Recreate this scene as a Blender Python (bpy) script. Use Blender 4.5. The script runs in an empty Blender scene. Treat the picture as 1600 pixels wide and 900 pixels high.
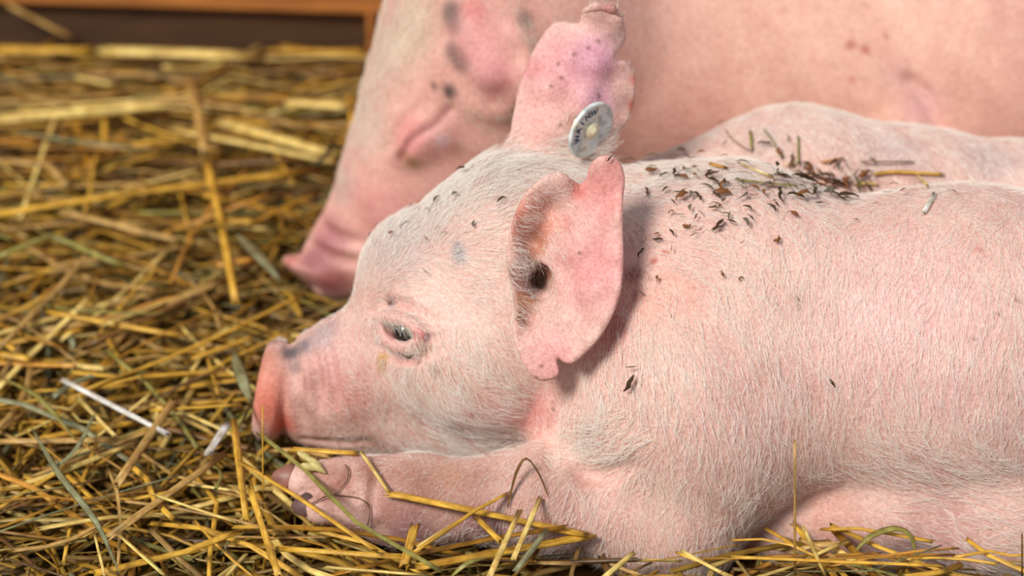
import bpy, math, random, os, time
import numpy as np
from mathutils import Vector, Matrix
from mathutils.bvhtree import BVHTree
_T0 = time.time()
def lap(m): print('LAP', m, round(time.time() - _T0, 1))
random.seed(7); RNG = np.random.default_rng(11)
QUICK = False          # coarse meshes while shaping
SC = bpy.context.scene; COL = SC.collection
# ------------------------------------------------------------------ camera, light, exposure
PITCH = math.radians(27.0); DIST = 1.35; TGT = np.array([0.0, 0.0, 0.18]); MPP = 0.0004
FWD = np.array([0, math.cos(PITCH), -math.sin(PITCH)]); UP = np.array([0, math.sin(PITCH), math.cos(PITCH)]); RT = np.array([1.0, 0, 0])
CAMP = TGT - FWD * DIST
cam = bpy.data.cameras.new('camera'); camo = bpy.data.objects.new('camera', cam); COL.objects.link(camo)
camo.location = CAMP; camo.rotation_euler = (math.pi / 2 - PITCH, 0, 0)
cam.sensor_width = 36.0; cam.lens = 36.0 * DIST / (1600 * MPP); cam.clip_start = 0.05
cam.dof.use_dof = True; cam.dof.focus_distance = DIST - 0.045; cam.dof.aperture_fstop = 3.6
SC.camera = camo
world = bpy.data.worlds.new('sky'); SC.world = world; world.use_nodes = True
bg = world.node_tree.nodes['Background']; bg.inputs[0].default_value = (0.84, 0.93, 1.06, 1); bg.inputs[1].default_value = 0.38
sun = bpy.data.lights.new('sun', 'SUN'); suno = bpy.data.objects.new('sun', sun); COL.objects.link(suno)
sun.energy = 3.5; sun.angle = math.radians(17); sun.color = (1.0, 0.955, 0.89)
suno.location = (-1, -1, 3)
suno.rotation_euler = Vector((0.45, 0.56, -0.69)).to_track_quat('-Z', 'Y').to_euler()
SC.view_settings.view_transform = 'Standard'; SC.view_settings.look = 'None'; SC.view_settings.gamma = 1.0
SC.view_settings.exposure = 0.0; SC.view_settings.use_curve_mapping = False
SC.cycles.use_denoising = True

# ------------------------------------------------------------------ helpers
KP = MPP / DIST
def ray(px, py):
    px = np.asarray(px, float); py = np.asarray(py, float)
    return FWD + np.multiply.outer((px - 800) * KP, RT) + np.multiply.outer((450 - py) * KP, UP)
def pt(px, py, Y):                      # world point on the plane y = Y seen at a pixel
    d = ray(px, py); return CAMP + d * ((Y - CAMP[1]) / d[1])
def mpp(Y): return MPP * (1 + (Y - 0.0) * math.cos(PITCH) / DIST)
def proj(P):
    q = np.asarray(P) - CAMP; z = q @ FWD
    return 800 + (q @ RT) / z / KP, 450 - (q @ UP) / z / KP
def lin(c): return tuple(((x / 255.0) / 12.92 if x / 255.0 <= 0.04045 else ((x / 255.0 + 0.055) / 1.055) ** 2.4) for x in c)
def tag(o, label=None, cat=None, group=None, kind=None):
    for k, v in (('label', label), ('category', cat), ('group', group), ('kind', kind)):
        if v: o[k] = v
    return o
def mesh_np(name, V, F, smooth=True):
    me = bpy.data.meshes.new(name); V = np.asarray(V, np.float32); F = np.asarray(F, np.int32); n = F.shape[1]
    me.vertices.add(len(V)); me.vertices.foreach_set('co', V.ravel())
    me.loops.add(F.size); me.loops.foreach_set('vertex_index', F.ravel())
    me.polygons.add(len(F)); me.polygons.foreach_set('loop_start', np.arange(0, F.size, n, dtype=np.int32))
    me.polygons.foreach_set('use_smooth', np.full(len(F), smooth)); me.update(); me.validate(); return me
def link(name, me, mat=None, parent=None):
    o = bpy.data.objects.new(name, me); COL.objects.link(o)
    if mat and me: me.materials.append(mat) if len(me.materials) == 0 else None
    if parent: o.parent = parent
    return o
def vcol(me, C, name='tint'):
    a = me.attributes.new(name, 'FLOAT_COLOR', 'POINT'); C4 = np.ones((len(C), 4), np.float32); C4[:, :3] = C; a.data.foreach_set('color', C4.ravel())

# ------------------------------------------------------------------ signed distance shapes
class Prim:
    def __init__(s, f, c, r, k, sub=False): s.f, s.c, s.r, s.k, s.sub = f, np.asarray(c, float), r, k, sub
def squash(P, Y0, sy):
    if sy == 1: return P
    Q = P.copy(); Q[:, 1] = Y0 + (Q[:, 1] - Y0) / sy; return Q
def p_cone(a, b, ra, rb, k=0.012, sy=1.0, sub=False):
    a = np.asarray(a, float); b = np.asarray(b, float); ab = b - a; L2 = max(ab @ ab, 1e-12); Y0 = 0.5 * (a[1] + b[1])
    def f(P):
        x = P[:, 0] - a[0]; y = (Y0 + (P[:, 1] - Y0) / sy if sy != 1 else P[:, 1]) - a[1]; z = P[:, 2] - a[2]; qa = x * ab[0] + y * ab[1] + z * ab[2]; t = np.minimum(np.maximum(qa / L2, 0), 1)
        return (np.sqrt(np.maximum(x * x + y * y + z * z - t * (2 * qa - t * L2), 0)) - (ra + (rb - ra) * t)) * min(1, sy)
    return Prim(f, (a + b) / 2, math.sqrt(L2) / 2 + max(ra, rb) * max(1, sy), k, sub)
def p_ell(c, radii, R=None, k=0.012, sub=False):
    c = np.asarray(c, float); rd = np.asarray(radii, float); R = np.eye(3) if R is None else np.asarray(R, float)
    def f(P):
        Q = (P - c) @ R; k0 = np.linalg.norm(Q / rd, axis=1); k1 = np.linalg.norm(Q / (rd * rd), axis=1) + 1e-9
        return k0 * (k0 - 1) / k1
    return Prim(f, c, rd.max(), k, sub)
def p_puck(c, R, rad, hh, rr, asp=1.0, k=.005):      # rounded disc; R[:,0] is its axis, R[:,1] its level direction
    c = np.asarray(c, float)
    def f(P):
        Q = (P - c) @ R; a = np.hypot(Q[:, 1] / asp, Q[:, 2]) - rad + rr; b = np.abs(Q[:, 0]) - hh + rr
        return np.minimum(np.maximum(a, b), 0) + np.hypot(np.maximum(a, 0), np.maximum(b, 0)) - rr
    return Prim(f, c, math.hypot(rad, hh), k)
def frame(axis, ref=(0, 1, 0)):         # columns: axis, second, third
    a = np.asarray(axis, float); a = a / np.linalg.norm(a); b = np.asarray(ref, float); b = b - a * (a @ b); b /= np.linalg.norm(b)
    return np.stack([a, b, np.cross(a, b)], 1)
def chain(pts, k=0.012, sy=1.0, sub=False):   # pts: (px, py, Y, radius in pixels)
    out = []
    for A, B in zip(pts[:-1], pts[1:]):
        out.append(p_cone(pt(*A[:3]), pt(*B[:3]), A[3] * mpp(A[2]), B[3] * mpp(B[2]), k, sy, sub))
    return out
def chain3(P, R, k, sub=False): return [p_cone(P[i], P[i + 1], R[i], R[i + 1], k, 1.0, sub) for i in range(len(P) - 1)]
def evalsdf(prims, P, c=None, r=None):
    d = np.full(len(P), 1.0)
    if c is None: lo_ = P.min(0); hi_ = P.max(0); c = (lo_ + hi_) / 2; r = np.linalg.norm(hi_ - lo_) / 2 + .06; d[:] = max(1.0, r)
    for p in prims:
        if c is not None and np.linalg.norm(p.c - c) - p.r - r > p.k + 0.02: continue
        e = p.f(P); k = p.k
        if p.sub:
            h = 0.5 - 0.5 * (e + d) / k
            if h.max() <= 0: continue
            h = np.minimum(np.maximum(h, 0), 1); d = d * (1 - h) - e * h + k * h * (1 - h)
        else:
            h = 0.5 + 0.5 * (e - d) / k
            if h.min() >= 1: continue
            h = np.minimum(np.maximum(h, 0), 1); d = e * (1 - h) + d * h - k * h * (1 - h)
    return d
def trace(prims, px, py, t0=1.0):
    px = np.atleast_1d(np.asarray(px, float)); py = np.atleast_1d(np.asarray(py, float)); D = ray(px, py); D /= np.linalg.norm(D, axis=1)[:, None]
    t = np.full(len(px), t0)
    for _ in range(80):
        s = 0.75 * np.clip(evalsdf(prims, CAMP + D * t[:, None]), -0.05, 0.06); t = t + s
        if np.abs(s).max() < 1e-4 or (t.min() > 2.2): break
    return CAMP + D * t[:, None]
def grad(prims, P, e=0.0015):
    P = np.atleast_2d(P); g = np.stack([evalsdf(prims, P + d) - evalsdf(prims, P - d) for d in np.eye(3) * e], 1)
    return g / (np.linalg.norm(g, axis=1)[:, None] + 1e-9)
def catmull(pts, n=8, closed=True):
    P = np.asarray(pts, float); N = len(P); out = []
    for i in range(N if closed else N - 1):
        g = (lambda j: P[j % N]) if closed else (lambda j: P[min(max(j, 0), N - 1)])
        p0, p1, p2, p3 = g(i - 1), g(i), g(i + 1), g(i + 2)
        for t in np.linspace(0, 1, n, endpoint=False):
            out.append(0.5 * (2 * p1 + (p2 - p0) * t + (2 * p0 - 5 * p1 + 4 * p2 - p3) * t * t + (3 * p1 - p0 - 3 * p2 + p3) * t ** 3))
    if not closed: out.append(P[-1])
    return np.array(out)
def p_sheet(outline, heights, Y, th, k, bend=0.0):
    """a thick curved sheet (an ear): outline and height points in pixels around a plane through (centre, Y) facing the viewer's side"""
    O = np.asarray(outline, float); c = O.mean(0); C3 = pt(c[0], c[1], Y); s = MPP * ((C3 - CAMP) @ FWD) / DIST
    poly = catmull((O - c) * [s, -s], 6); H = np.array([((x - c[0]) * s, (c[1] - y) * s, h) for x, y, h in heights])
    g = 0.001; lo = poly.min(0) - 0.02; hi = poly.max(0) + 0.02; nx, ny = [int(v) for v in np.ceil((hi - lo) / g)]
    gx, gy = np.meshgrid(lo[0] + g * np.arange(nx), lo[1] + g * np.arange(ny), indexing='ij'); Q = np.stack([gx.ravel(), gy.ravel()], 1)
    a = poly; b = np.roll(poly, -1, 0); best = np.full(len(Q), 9.0); ins = np.zeros(len(Q), bool)
    for A, B in zip(a, b):
        ab = B - A; t = np.clip(((Q - A) @ ab) / (ab @ ab + 1e-12), 0, 1); best = np.minimum(best, np.linalg.norm(Q - A - t[:, None] * ab, axis=1))
        cr = ((A[1] > Q[:, 1]) != (B[1] > Q[:, 1])); xx = A[0] + (Q[:, 1] - A[1]) * (B[0] - A[0]) / (B[1] - A[1] + 1e-15); ins ^= cr & (Q[:, 0] < xx)
    od = np.where(ins, -best, best)
    w = 1.0 / (np.linalg.norm(Q[:, None] - H[None, :, :2], axis=2) ** 2.6 + 1e-7); hh = (w * H[:, 2]).sum(1) / w.sum(1)
    od = od.reshape(nx, ny); hh = hh.reshape(nx, ny)
    for _ in range(14):
        m = np.pad(hh, 1, mode='edge'); hh = (m[2:, 1:-1] + m[:-2, 1:-1] + m[1:-1, 2:] + m[1:-1, :-2] + 2 * hh) / 6
    gxh, gyh = np.gradient(hh, g); st = np.sqrt(1 + gxh ** 2 + gyh ** 2); r = 0.8 * th
    def f(P):
        L = P - C3; u = L @ RT; v = L @ UP; wv = -(L @ FWD)
        fx = np.clip((u - lo[0]) / g, 0, nx - 1.001); fy = np.clip((v - lo[1]) / g, 0, ny - 1.001); i = fx.astype(int); j = fy.astype(int); a_ = fx - i; b_ = fy - j
        S = lambda T: (T[i, j] * (1 - a_) + T[np.minimum(i + 1, nx - 1), j] * a_) * (1 - b_) + (T[i, np.minimum(j + 1, ny - 1)] * (1 - a_) + T[np.minimum(i + 1, nx - 1), np.minimum(j + 1, ny - 1)] * a_) * b_
        o = S(od) + np.maximum(np.abs(u - lo[0] - g * np.clip((u - lo[0]) / g, 0, nx)), np.abs(v - lo[1] - g * np.clip((v - lo[1]) / g, 0, ny)))
        e = np.abs(wv - S(hh)) / S(st) - th
        return np.minimum(np.maximum(e + r, o + r), 0) + np.hypot(np.maximum(e + r, 0), np.maximum(o + r, 0)) - r
    return Prim(f, C3, np.linalg.norm(poly, axis=1).max() + np.abs(H[:, 2]).max() + 0.01, k)
def surface(prims, lo, hi, h):
    """blockwise sampling of the distance field, then surface nets"""
    lo = np.asarray(lo, float); hi = np.asarray(hi, float); B = 12; nb = np.ceil((hi - lo) / (h * B)).astype(int); N = nb * B + 1
    D = np.full(N, 1.0, np.float32); ax = np.arange(B + 1) * h; loc = np.stack(np.meshgrid(ax, ax, ax, indexing='ij'), -1).reshape(-1, 3); rad = B * h * 0.87
    idx = np.stack(np.meshgrid(*[np.arange(n) for n in nb], indexing='ij'), -1).reshape(-1, 3); cen = lo + (idx + 0.5) * B * h
    dc = evalsdf(prims, cen); near = np.where((dc < rad * 2.2 + .012) & (dc > -rad * 1.5 - .012))[0]; E = np.full((len(prims), len(cen)), 9.0)
    for a, p in enumerate(prims): E[a, near] = p.f(cen[near])
    em = np.min(E[[a for a, p in enumerate(prims) if not p.sub]], 0)
    for bi, ((i, j, k), c, d) in enumerate(zip(idx, cen, dc)):
        sl = (slice(i * B, i * B + B + 1), slice(j * B, j * B + B + 1), slice(k * B, k * B + B + 1))
        if d > rad * 2.2 + 0.012: continue
        if d < -rad * 1.5 - 0.012: D[sl] = np.minimum(D[sl], -1.0); continue
        use = [p for a, p in enumerate(prims) if (E[a, bi] < 3.2 * rad + p.k if p.sub else E[a, bi] < em[bi] + 2.4 * rad + p.k + .004)]
        D[sl] = evalsdf(use, loc + (c - B * h / 2), c, 9.0).reshape(B + 1, B + 1, B + 1)
    # surface nets
    S = D < 0; m = np.zeros(np.array(S.shape) - 1, np.uint8)
    for a in (0, 1):
        for b in (0, 1):
            for c in (0, 1): m += S[a:S.shape[0] - 1 + a, b:S.shape[1] - 1 + b, c:S.shape[2] - 1 + c]
    act = np.argwhere((m > 0) & (m < 8)); vid = np.full(m.shape, -1, np.int32); vid[tuple(act.T)] = np.arange(len(act))
    acc = np.zeros((len(act), 3)); cnt = np.zeros(len(act)); corners = [(a, b, c) for a in (0, 1) for b in (0, 1) for c in (0, 1)]
    val = {q: D[act[:, 0] + q[0], act[:, 1] + q[1], act[:, 2] + q[2]].astype(float) for q in corners}
    for q in corners:
        for axn in range(3):
            if q[axn]: continue
            q2 = tuple(1 if t == axn else q[t] for t in range(3)); a, b = val[q], val[q2]; s = (a < 0) != (b < 0); t = np.where(s, a / np.where(s, a - b, 1), 0)
            P = np.tile(np.array(q, float), (len(act), 1)); P[:, axn] += t; acc += np.where(s[:, None], P, 0); cnt += s
    V = lo + (act + acc / cnt[:, None]) * h; F = []
    for axn in range(3):
        u, w = [(1, 2), (2, 0), (0, 1)][axn]; sh = [slice(1, -1)] * 3; sh[axn] = slice(0, -1); sh2 = list(sh); sh2[axn] = slice(1, None)
        A, Bq = S[tuple(sh)], S[tuple(sh2)]; e = np.argwhere(A != Bq); flip = A[tuple(e.T)]; base = e + 1; base[:, axn] -= 1
        def cell(du, dw): q = base.copy(); q[:, u] += du; q[:, w] += dw; return vid[tuple(q.T)]
        quad = np.stack([cell(-1, -1), cell(0, -1), cell(0, 0), cell(-1, 0)], 1); quad[~flip] = quad[~flip][:, ::-1]; F.append(quad)
    F = np.concatenate(F); F = F[(F >= 0).all(1)]
    for _ in range(2):                  # light smoothing
        s = np.zeros_like(V); n = np.zeros(len(V))
        for a in range(4):
            i, j = F[:, a], F[:, (a + 1) % 4]
            for x, y in ((i, j), (j, i)):
                n += np.bincount(x, minlength=len(V))
                for ax3 in range(3): s[:, ax3] += np.bincount(x, V[y, ax3], minlength=len(V))
        V = V * 0.5 + 0.5 * s / np.maximum(n, 1)[:, None]
    return V, F

# ------------------------------------------------------------------ materials
def mat(name):
    m = bpy.data.materials.new(name); m.use_nodes = True; nt = m.node_tree; return m, nt, nt.nodes['Principled BSDF']
def nd(nt, t, **kw):
    n = nt.nodes.new(t)
    for k, v in kw.items(): setattr(n, k, v)
    return n
def mixc(nt, fac, a, b, mode='MIX'):
    n = nd(nt, 'ShaderNodeMix', data_type='RGBA', blend_type=mode)
    for i, v in ((0, fac), (6, a), (7, b)):
        if isinstance(v, (int, float)): n.inputs[i].default_value = v
        elif isinstance(v, tuple): n.inputs[i].default_value = v + (1,) if len(v) == 3 else v
        else: nt.links.new(v, n.inputs[i])
    return n.outputs[2]
def noise(nt, scale, detail=4, rough=0.6, vec=None, dist=0):
    n = nd(nt, 'ShaderNodeTexNoise'); n.inputs['Scale'].default_value = scale; n.inputs['Detail'].default_value = detail; n.inputs['Roughness'].default_value = rough; n.inputs['Distortion'].default_value = dist
    if vec is not None: nt.links.new(vec, n.inputs['Vector'])
    return n
def ramp(nt, src, stops):
    r = nd(nt, 'ShaderNodeValToRGB'); e = r.color_ramp.elements
    while len(e) < len(stops): e.new(0.5)
    for x, (p, c) in zip(e, stops): x.position = p; x.color = tuple(c) + (1,) if len(c) == 3 else c
    nt.links.new(src, r.inputs[0]); return r.outputs[0]
def skin_mat(name, sss=0.13):
    m, nt, b = mat(name); at = nd(nt, 'ShaderNodeAttribute', attribute_name='tint'); co = nd(nt, 'ShaderNodeTexCoord').outputs['Object']
    n1 = noise(nt, 38, 5, 0.6, co); c1 = ramp(nt, n1.outputs[0], [(0.32, (0.86, 0.78, 0.78)), (0.68, (1.0, 1.0, 1.0))]); c = mixc(nt, 1.0, at.outputs[0], c1, 'MULTIPLY')
    n2 = noise(nt, 420, 3, 0.7, co); c2 = ramp(nt, n2.outputs[0], [(0.30, (0.74, 0.62, 0.60)), (0.60, (1, 1, 1))]); c = mixc(nt, 0.9, c, c2, 'MULTIPLY')
    n3 = noise(nt, 150, 2, 0.5, co); f3 = ramp(nt, n3.outputs[0], [(0.71, (0, 0, 0)), (0.78, (1, 1, 1))]); c = mixc(nt, mixf(nt, f3, 0.28), c, lin((120, 78, 60)))
    nt.links.new(c, b.inputs['Base Color']); b.inputs['Roughness'].default_value = 0.52; b.inputs['Specular IOR Level'].default_value = 0.35
    b.inputs['Subsurface Weight'].default_value = sss; b.inputs['Subsurface Radius'].default_value = (1.0, 0.36, 0.22); b.inputs['Subsurface Scale'].default_value = 0.005
    bp = nd(nt, 'ShaderNodeBump'); bp.inputs['Strength'].default_value = 0.35; bp.inputs['Distance'].default_value = 0.0006
    vo = nd(nt, 'ShaderNodeTexVoronoi'); vo.inputs['Scale'].default_value = 520; nt.links.new(co, vo.inputs['Vector'])
    ad = nd(nt, 'ShaderNodeMath', operation='ADD'); nt.links.new(n2.outputs[0], ad.inputs[0]); nt.links.new(vo.outputs[0], ad.inputs[1]); nt.links.new(ad.outputs[0], bp.inputs['Height']); nt.links.new(bp.outputs[0], b.inputs['Normal'])
    return m
def mixf(nt, col, f):
    n = nd(nt, 'ShaderNodeMath', operation='MULTIPLY'); nt.links.new(col, n.inputs[0]); n.inputs[1].default_value = f; return n.outputs[0]
def plain(name, c, rough=0.5, spec=0.4, var=0.25, scale=60, sss=0):
    m, nt, b = mat(name); co = nd(nt, 'ShaderNodeTexCoord').outputs['Object']; n = noise(nt, scale, 4, 0.6, co)
    cc = ramp(nt, n.outputs[0], [(0.3, tuple(x * (1 - var) for x in c)), (0.7, tuple(min(1, x * (1 + var * 0.5)) for x in c))])
    nt.links.new(cc, b.inputs['Base Color']); b.inputs['Roughness'].default_value = rough; b.inputs['Specular IOR Level'].default_value = spec
    if sss: b.inputs['Subsurface Weight'].default_value = sss; b.inputs['Subsurface Radius'].default_value = (1, .4, .2); b.inputs['Subsurface Scale'].default_value = 0.003
    return m
def straw_mat(name, tinted=False):
    m, nt, b = mat(name); co = nd(nt, 'ShaderNodeTexCoord').outputs['Object']; at = nd(nt, 'ShaderNodeAttribute', attribute_name='tint')
    n = noise(nt, 90, 4, 0.65, co); c = ramp(nt, n.outputs[0], [(0.30, (0.60, 0.50, 0.38)), (0.60, (1, 1, 1))]); c = mixc(nt, 1.0, at.outputs[0], c, 'MULTIPLY')
    fb = nd(nt, 'ShaderNodeAttribute', attribute_name='fiber'); n2 = noise(nt, 3.2, 3, 0.6, fb.outputs['Vector']); c2 = ramp(nt, n2.outputs[0], [(0.36, (0.56, 0.47, 0.32)), (0.54, (1, 1, 1)), (0.72, (1.25, 1.22, 1.15))]); c = mixc(nt, 0.85, c, c2, 'MULTIPLY')
    nt.links.new(c, b.inputs['Base Color']); b.inputs['Roughness'].default_value = 0.38; b.inputs['Specular IOR Level'].default_value = 0.38
    bp = nd(nt, 'ShaderNodeBump'); bp.inputs['Strength'].default_value = 0.3; bp.inputs['Distance'].default_value = 0.0005; nt.links.new(n2.outputs[0], bp.inputs['Height']); nt.links.new(bp.outputs[0], b.inputs['Normal'])
    return m
def hair_mat(name, c, c2):
    m, nt, b = mat(name); out = nt.nodes['Material Output']; hi = nd(nt, 'ShaderNodeHairInfo'); cc = mixc(nt, hi.outputs['Random'], c, c2)
    nt.links.new(cc, b.inputs['Base Color']); b.inputs['Roughness'].default_value = 0.34; b.inputs['Specular IOR Level'].default_value = 0.6
    tr = nd(nt, 'ShaderNodeBsdfTranslucent'); nt.links.new(cc, tr.inputs[0]); mx = nd(nt, 'ShaderNodeMixShader'); mx.inputs[0].default_value = .25; nt.links.new(b.outputs[0], mx.inputs[1]); nt.links.new(tr.outputs[0], mx.inputs[2]); nt.links.new(mx.outputs[0], out.inputs[0])
    return m
SKIN = skin_mat('pig_skin'); HAIR = hair_mat('white_bristle', lin((246, 238, 222)), lin((255, 253, 250))); STRAW = straw_mat('straw')
HAIRB = hair_mat('white_bristle_soft', lin((222, 208, 184)), lin((246, 240, 228)))

# ------------------------------------------------------------------ the front piglet: form
F = []
F += chain([(680, 440, .055, 122), (800, 405, .06, 168)], .02, .84)                       # forehead and crown
F += chain([(650, 545, .05, 118), (530, 595, .05, 86), (480, 607, .05, 68)], .022, .92)   # muzzle
F += chain([(492, 652, .05, 42), (560, 648, .05, 54), (660, 640, .048, 78), (780, 632, .045, 98), (870, 640, .04, 94)], .02, .95)    # jaw
F += [p_ell(pt(760, 545, .025), (.062, .05, .052), k=.02)]                                # cheek
F += [p_ell(pt(930, 625, .02), (.050, .055, .042), k=.014)]                               # jowl
F += chain([(850, 440, .065, 178), (1120, 462, .07, 222)], .025, .92)                     # neck
F += chain([(1120, 545, .035, 232), (1500, 545, .03, 245), (1790, 550, .035, 240)], .03)   # near side of trunk
F += chain([(1080, 395, .16, 165), (1240, 348, .175, 178), (1420, 370, .17, 168), (1600, 385, .17, 160), (1790, 400, .165, 165)], .016)
F += [p_ell(pt(1080, 640, -.015), (.078, .062, .085), k=.03)]                             # shoulder
F += chain([(1090, 660, -.015, 135), (1050, 820, -.03, 108)], .03)                        # upper arm
F += chain([(1040, 812, -.04, 100), (830, 782, -.045, 74), (640, 780, -.045, 64), (550, 772, -.045, 50), (505, 762, -.045, 40)], .02)
F += chain([(560, 765, -.05, 36), (470, 752, -.05, 26), (452, 748, -.05, 17)], .006)       # upper toe
F += chain([(570, 795, -.06, 34), (500, 792, -.065, 25), (478, 790, -.065, 16)], .006)      # lower toe
F += chain([(700, 800, -.05, 44), (610, 824, -.06, 26), (590, 828, -.06, 18)], .008)        # dewclaw root  # forearm
F += chain([(1215, 800, -.012, 84), (1380, 790, -.026, 86)], .010)
F += chain([(1380, 790, -.026, 86), (1560, 792, -.034, 104), (1800, 800, -.034, 122)], .024)  # belly
AXD = -RT * .97 + UP * .17; AXD /= np.linalg.norm(AXD); RD = frame(AXD)
F += [p_puck(pt(428, 609, .05), RD, .0352, .0092, .0074, .92, .004)]                          # nose disc
# ears
EAR1 = [(800, 522), (802, 470), (790, 405), (802, 340), (822, 300), (850, 277), (876, 270), (903, 287), (914, 281), (922, 256), (943, 244), (966, 254), (975, 282),
        (971, 331), (972, 390), (969, 447), (956, 490), (932, 531), (898, 565), (880, 566), (868, 556), (874, 582), (858, 594), (834, 590), (812, 559)]
H1 = [(800, 520, .006), (795, 405, .008), (815, 320, .010), (850, 280, .012), (880, 275, .012), (905, 292, .004), (833, 440, -.021), (828, 500, -.013), (832, 380, -.018), (860, 330, -.004), (870, 420, -.004), (850, 470, -.006),
      (945, 248, .016), (960, 270, .015), (930, 320, .008), (970, 340, .020), (910, 400, .010), (970, 400, .024), (967, 450, .026), (930, 460, .021), (950, 495, .027), (930, 530, .025), (895, 560, .019), (890, 500, .014), (870, 545, .012), (850, 588, .009), (830, 585, .008), (815, 555, .007), (845, 530, .008)]
F += [p_sheet(EAR1, H1, -.012, .0024, .009)]
EAR2 = [(790, 236), (797, 205), (809, 139), (823, 98), (843, 58), (870, 30), (905, 34), (909, 19), (930, 9), (965, 17), (974, 30), (979, 60), (962, 84), (966, 94), (980, 93), (994, 115), (994, 150), (982, 188), (955, 222), (930, 245), (860, 262)]
H2 = [(795, 220, -.004), (810, 140, -.010), (825, 98, -.013), (845, 58, -.014), (870, 34, -.012), (860, 140, .003), (870, 200, .005), (900, 90, .002), (905, 36, -.006), (935, 12, .008), (966, 20, .006), (940, 50, -.002), (930, 100, .004), (920, 150, .003), (945, 150, -.004), (975, 60, -.006), (965, 130, -.008), (992, 120, -.012), (990, 160, -.014), (975, 200, -.012), (930, 220, .002)]
F += [p_sheet(EAR2, H2, .10, .0022, .008)]
F += chain([(818, 480, .02, 34), (850, 440, .012, 30)], .02)
F += chain([(912, 18, .088, 5), (930, 10, .085, 6.5), (955, 14, .085, 6.5), (972, 24, .089, 5)], .003)   # curled lip of the far ear
BASE = list(F)
# face details cut into and laid onto the form
def on(px, py, off=0.0, S=None):
    P = trace(S or BASE, px, py); return P + grad(S or BASE, P) * off
def stroke(pts, r, k, off=0, sub=False, taper=True, S=None):
    q = catmull(pts, 4, False); P = on(q[:, 0], q[:, 1], off, S); n = len(P); R = [r * (0.35 + 0.65 * math.sin(math.pi * (i + .5) / n)) if taper else r for i in range(n)]
    return chain3(P, R, k, sub)
NOEAR = [p for p in BASE]
F += [p_ell(on(630, 518, -.0118)[0], (.0225, .0195, .016), frame((.85, 0, -.35)), k=.014)]              # brow and lid swelling
EYE0 = on(630, 517, .0)[0]; EN = grad(BASE, EYE0)[0]; EYEC = EYE0 - EN * .0030
F += [p_ell(EYE0 + EN * .0045, (.0135, .0135, .0080), frame((.86, 0, -.44), EN), k=.003, sub=True)]        # opening of the eye
F += stroke([(594, 496), (611, 495), (636, 501), (667, 525)], .0026, .004, .0050)                       # upper lid
F += stroke([(600, 518), (616, 534), (638, 541), (664, 529)], .0019, .004, .0038)                       # lower lid
F += stroke([(578, 486), (605, 474), (645, 484), (680, 508)], .0016, .006, .0008, True)
F += stroke([(592, 542), (615, 556), (648, 560), (680, 545)], .0014, .006, .0004, True)
F += stroke([(664, 526), (678, 528), (692, 522)], .0012, .004, .0, True)
F += stroke([(452, 528), (460, 570), (464, 625), (474, 684)], .0052, .004, .0022, True)                   # fold behind the nose disc
F += stroke([(484, 545), (496, 590), (500, 640)], .0018, .006, .0006, True)
F += stroke([(510, 540), (520, 590), (522, 635)], .0013, .006, .0004, True)
F += stroke([(470, 688), (530, 692), (580, 690)], .0008, .005, .0003, True)                  # mouth
F += stroke([(872, 625), (864, 665), (862, 700), (866, 728)], .0026, .006, .0005, True)                  # crease before the jowl
F += stroke([(905, 735), (940, 742), (990, 725)], .0030, .008, .001, True)
F += stroke([(470, 772), (510, 771), (560, 778)], .0022, .004, .0004, True) + stroke([(548, 728), (545, 748), (525, 766)], .0012, .004, .0002, True) + stroke([(590, 735), (586, 765), (580, 800)], .0012, .006, .0002, True)
F += [p_ell(pt(846, 440, -.006) + UP * 0, (.0085, .012, .011), k=.006, sub=True)]                        # ear canal
for a in (-1, 1):
    F += [p_ell(pt(428, 609, .05) + AXD * .0092 + RD[:, 1] * a * .0115, (.0065, .0042, .0060), RD, k=.003, sub=True)]                     # nostrils
h = .0030 if QUICK else .0015
lo = (pt(380, 0, 0)[0] - .02, -.16, .0); hi = (pt(2060, 0, 0)[0], .30, .36)
V, Q = surface(F, lo, hi, h)
FRONT = F
piglet_me = mesh_np('piglet', V, Q)
piglet = link('piglet', piglet_me, SKIN)
tag(piglet, 'pale pink piglet lying in front on the straw, white bristles, tag in its far ear', 'pig', 'piglets resting on the straw')
V1, Q1 = V, Q; lap('mesh')
# ------------------------------------------------------------------ the piglet behind: form
G = []
G += chain([(800, 30, .30, 190), (705, 172, .285, 132), (640, 285, .275, 104), (560, 380, .265, 62), (520, 415, .262, 52)], .022, .9)
G += chain([(760, 210, .27, 110), (650, 340, .265, 70), (560, 420, .262, 44)], .02, .9)
AXG = -RT * .40 - UP * .92; RG = frame(AXG)
G += [p_ell(pt(498, 428, .262), (.0085, .030, .030), RG, k=.006)]
for a in (-1, 1): G += [p_ell(pt(498, 428, .262) + AXG * .0085 + RG[:, 1] * a * .010, (.006, .0042, .0055), RG, k=.003, sub=True)]
G += chain([(800, 60, .32, 190), (1000, 90, .40, 270)], .03)
G += chain([(980, 60, .47, 350), (1500, 30, .48, 360), (1820, 60, .48, 360)], .03)
G += chain([(1240, 330, .33, 110), (1420, 220, .345, 120), (1440, 330, .33, 90)], .03)
E3 = [(700, 130), (690, 60), (720, -40), (760, -120), (800, -90), (798, 0), (812, 50), (832, 105), (820, 150), (770, 170)]
H3 = [(700, 130, -.022), (690, 60, -.026), (720, -40, -.02), (760, -100, .0), (740, 60, -.006), (790, 0, .006), (815, 60, .010), (830, 110, .010), (775, 110, .002), (770, 165, -.020), (730, 150, -.022)]
G += [p_sheet(E3, H3, .228, .0046, .022)]
GB = list(G)
G += [p_ell(on(668, 200, -.0195, GB)[0], (.040, .024, .021), frame(RT * .7 + UP * .7), k=.012)]
GB2 = list(G)
G += stroke([(622, 246), (645, 214), (680, 192), (706, 163)], .0019, .005, .0, True, True, GB2)
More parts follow.
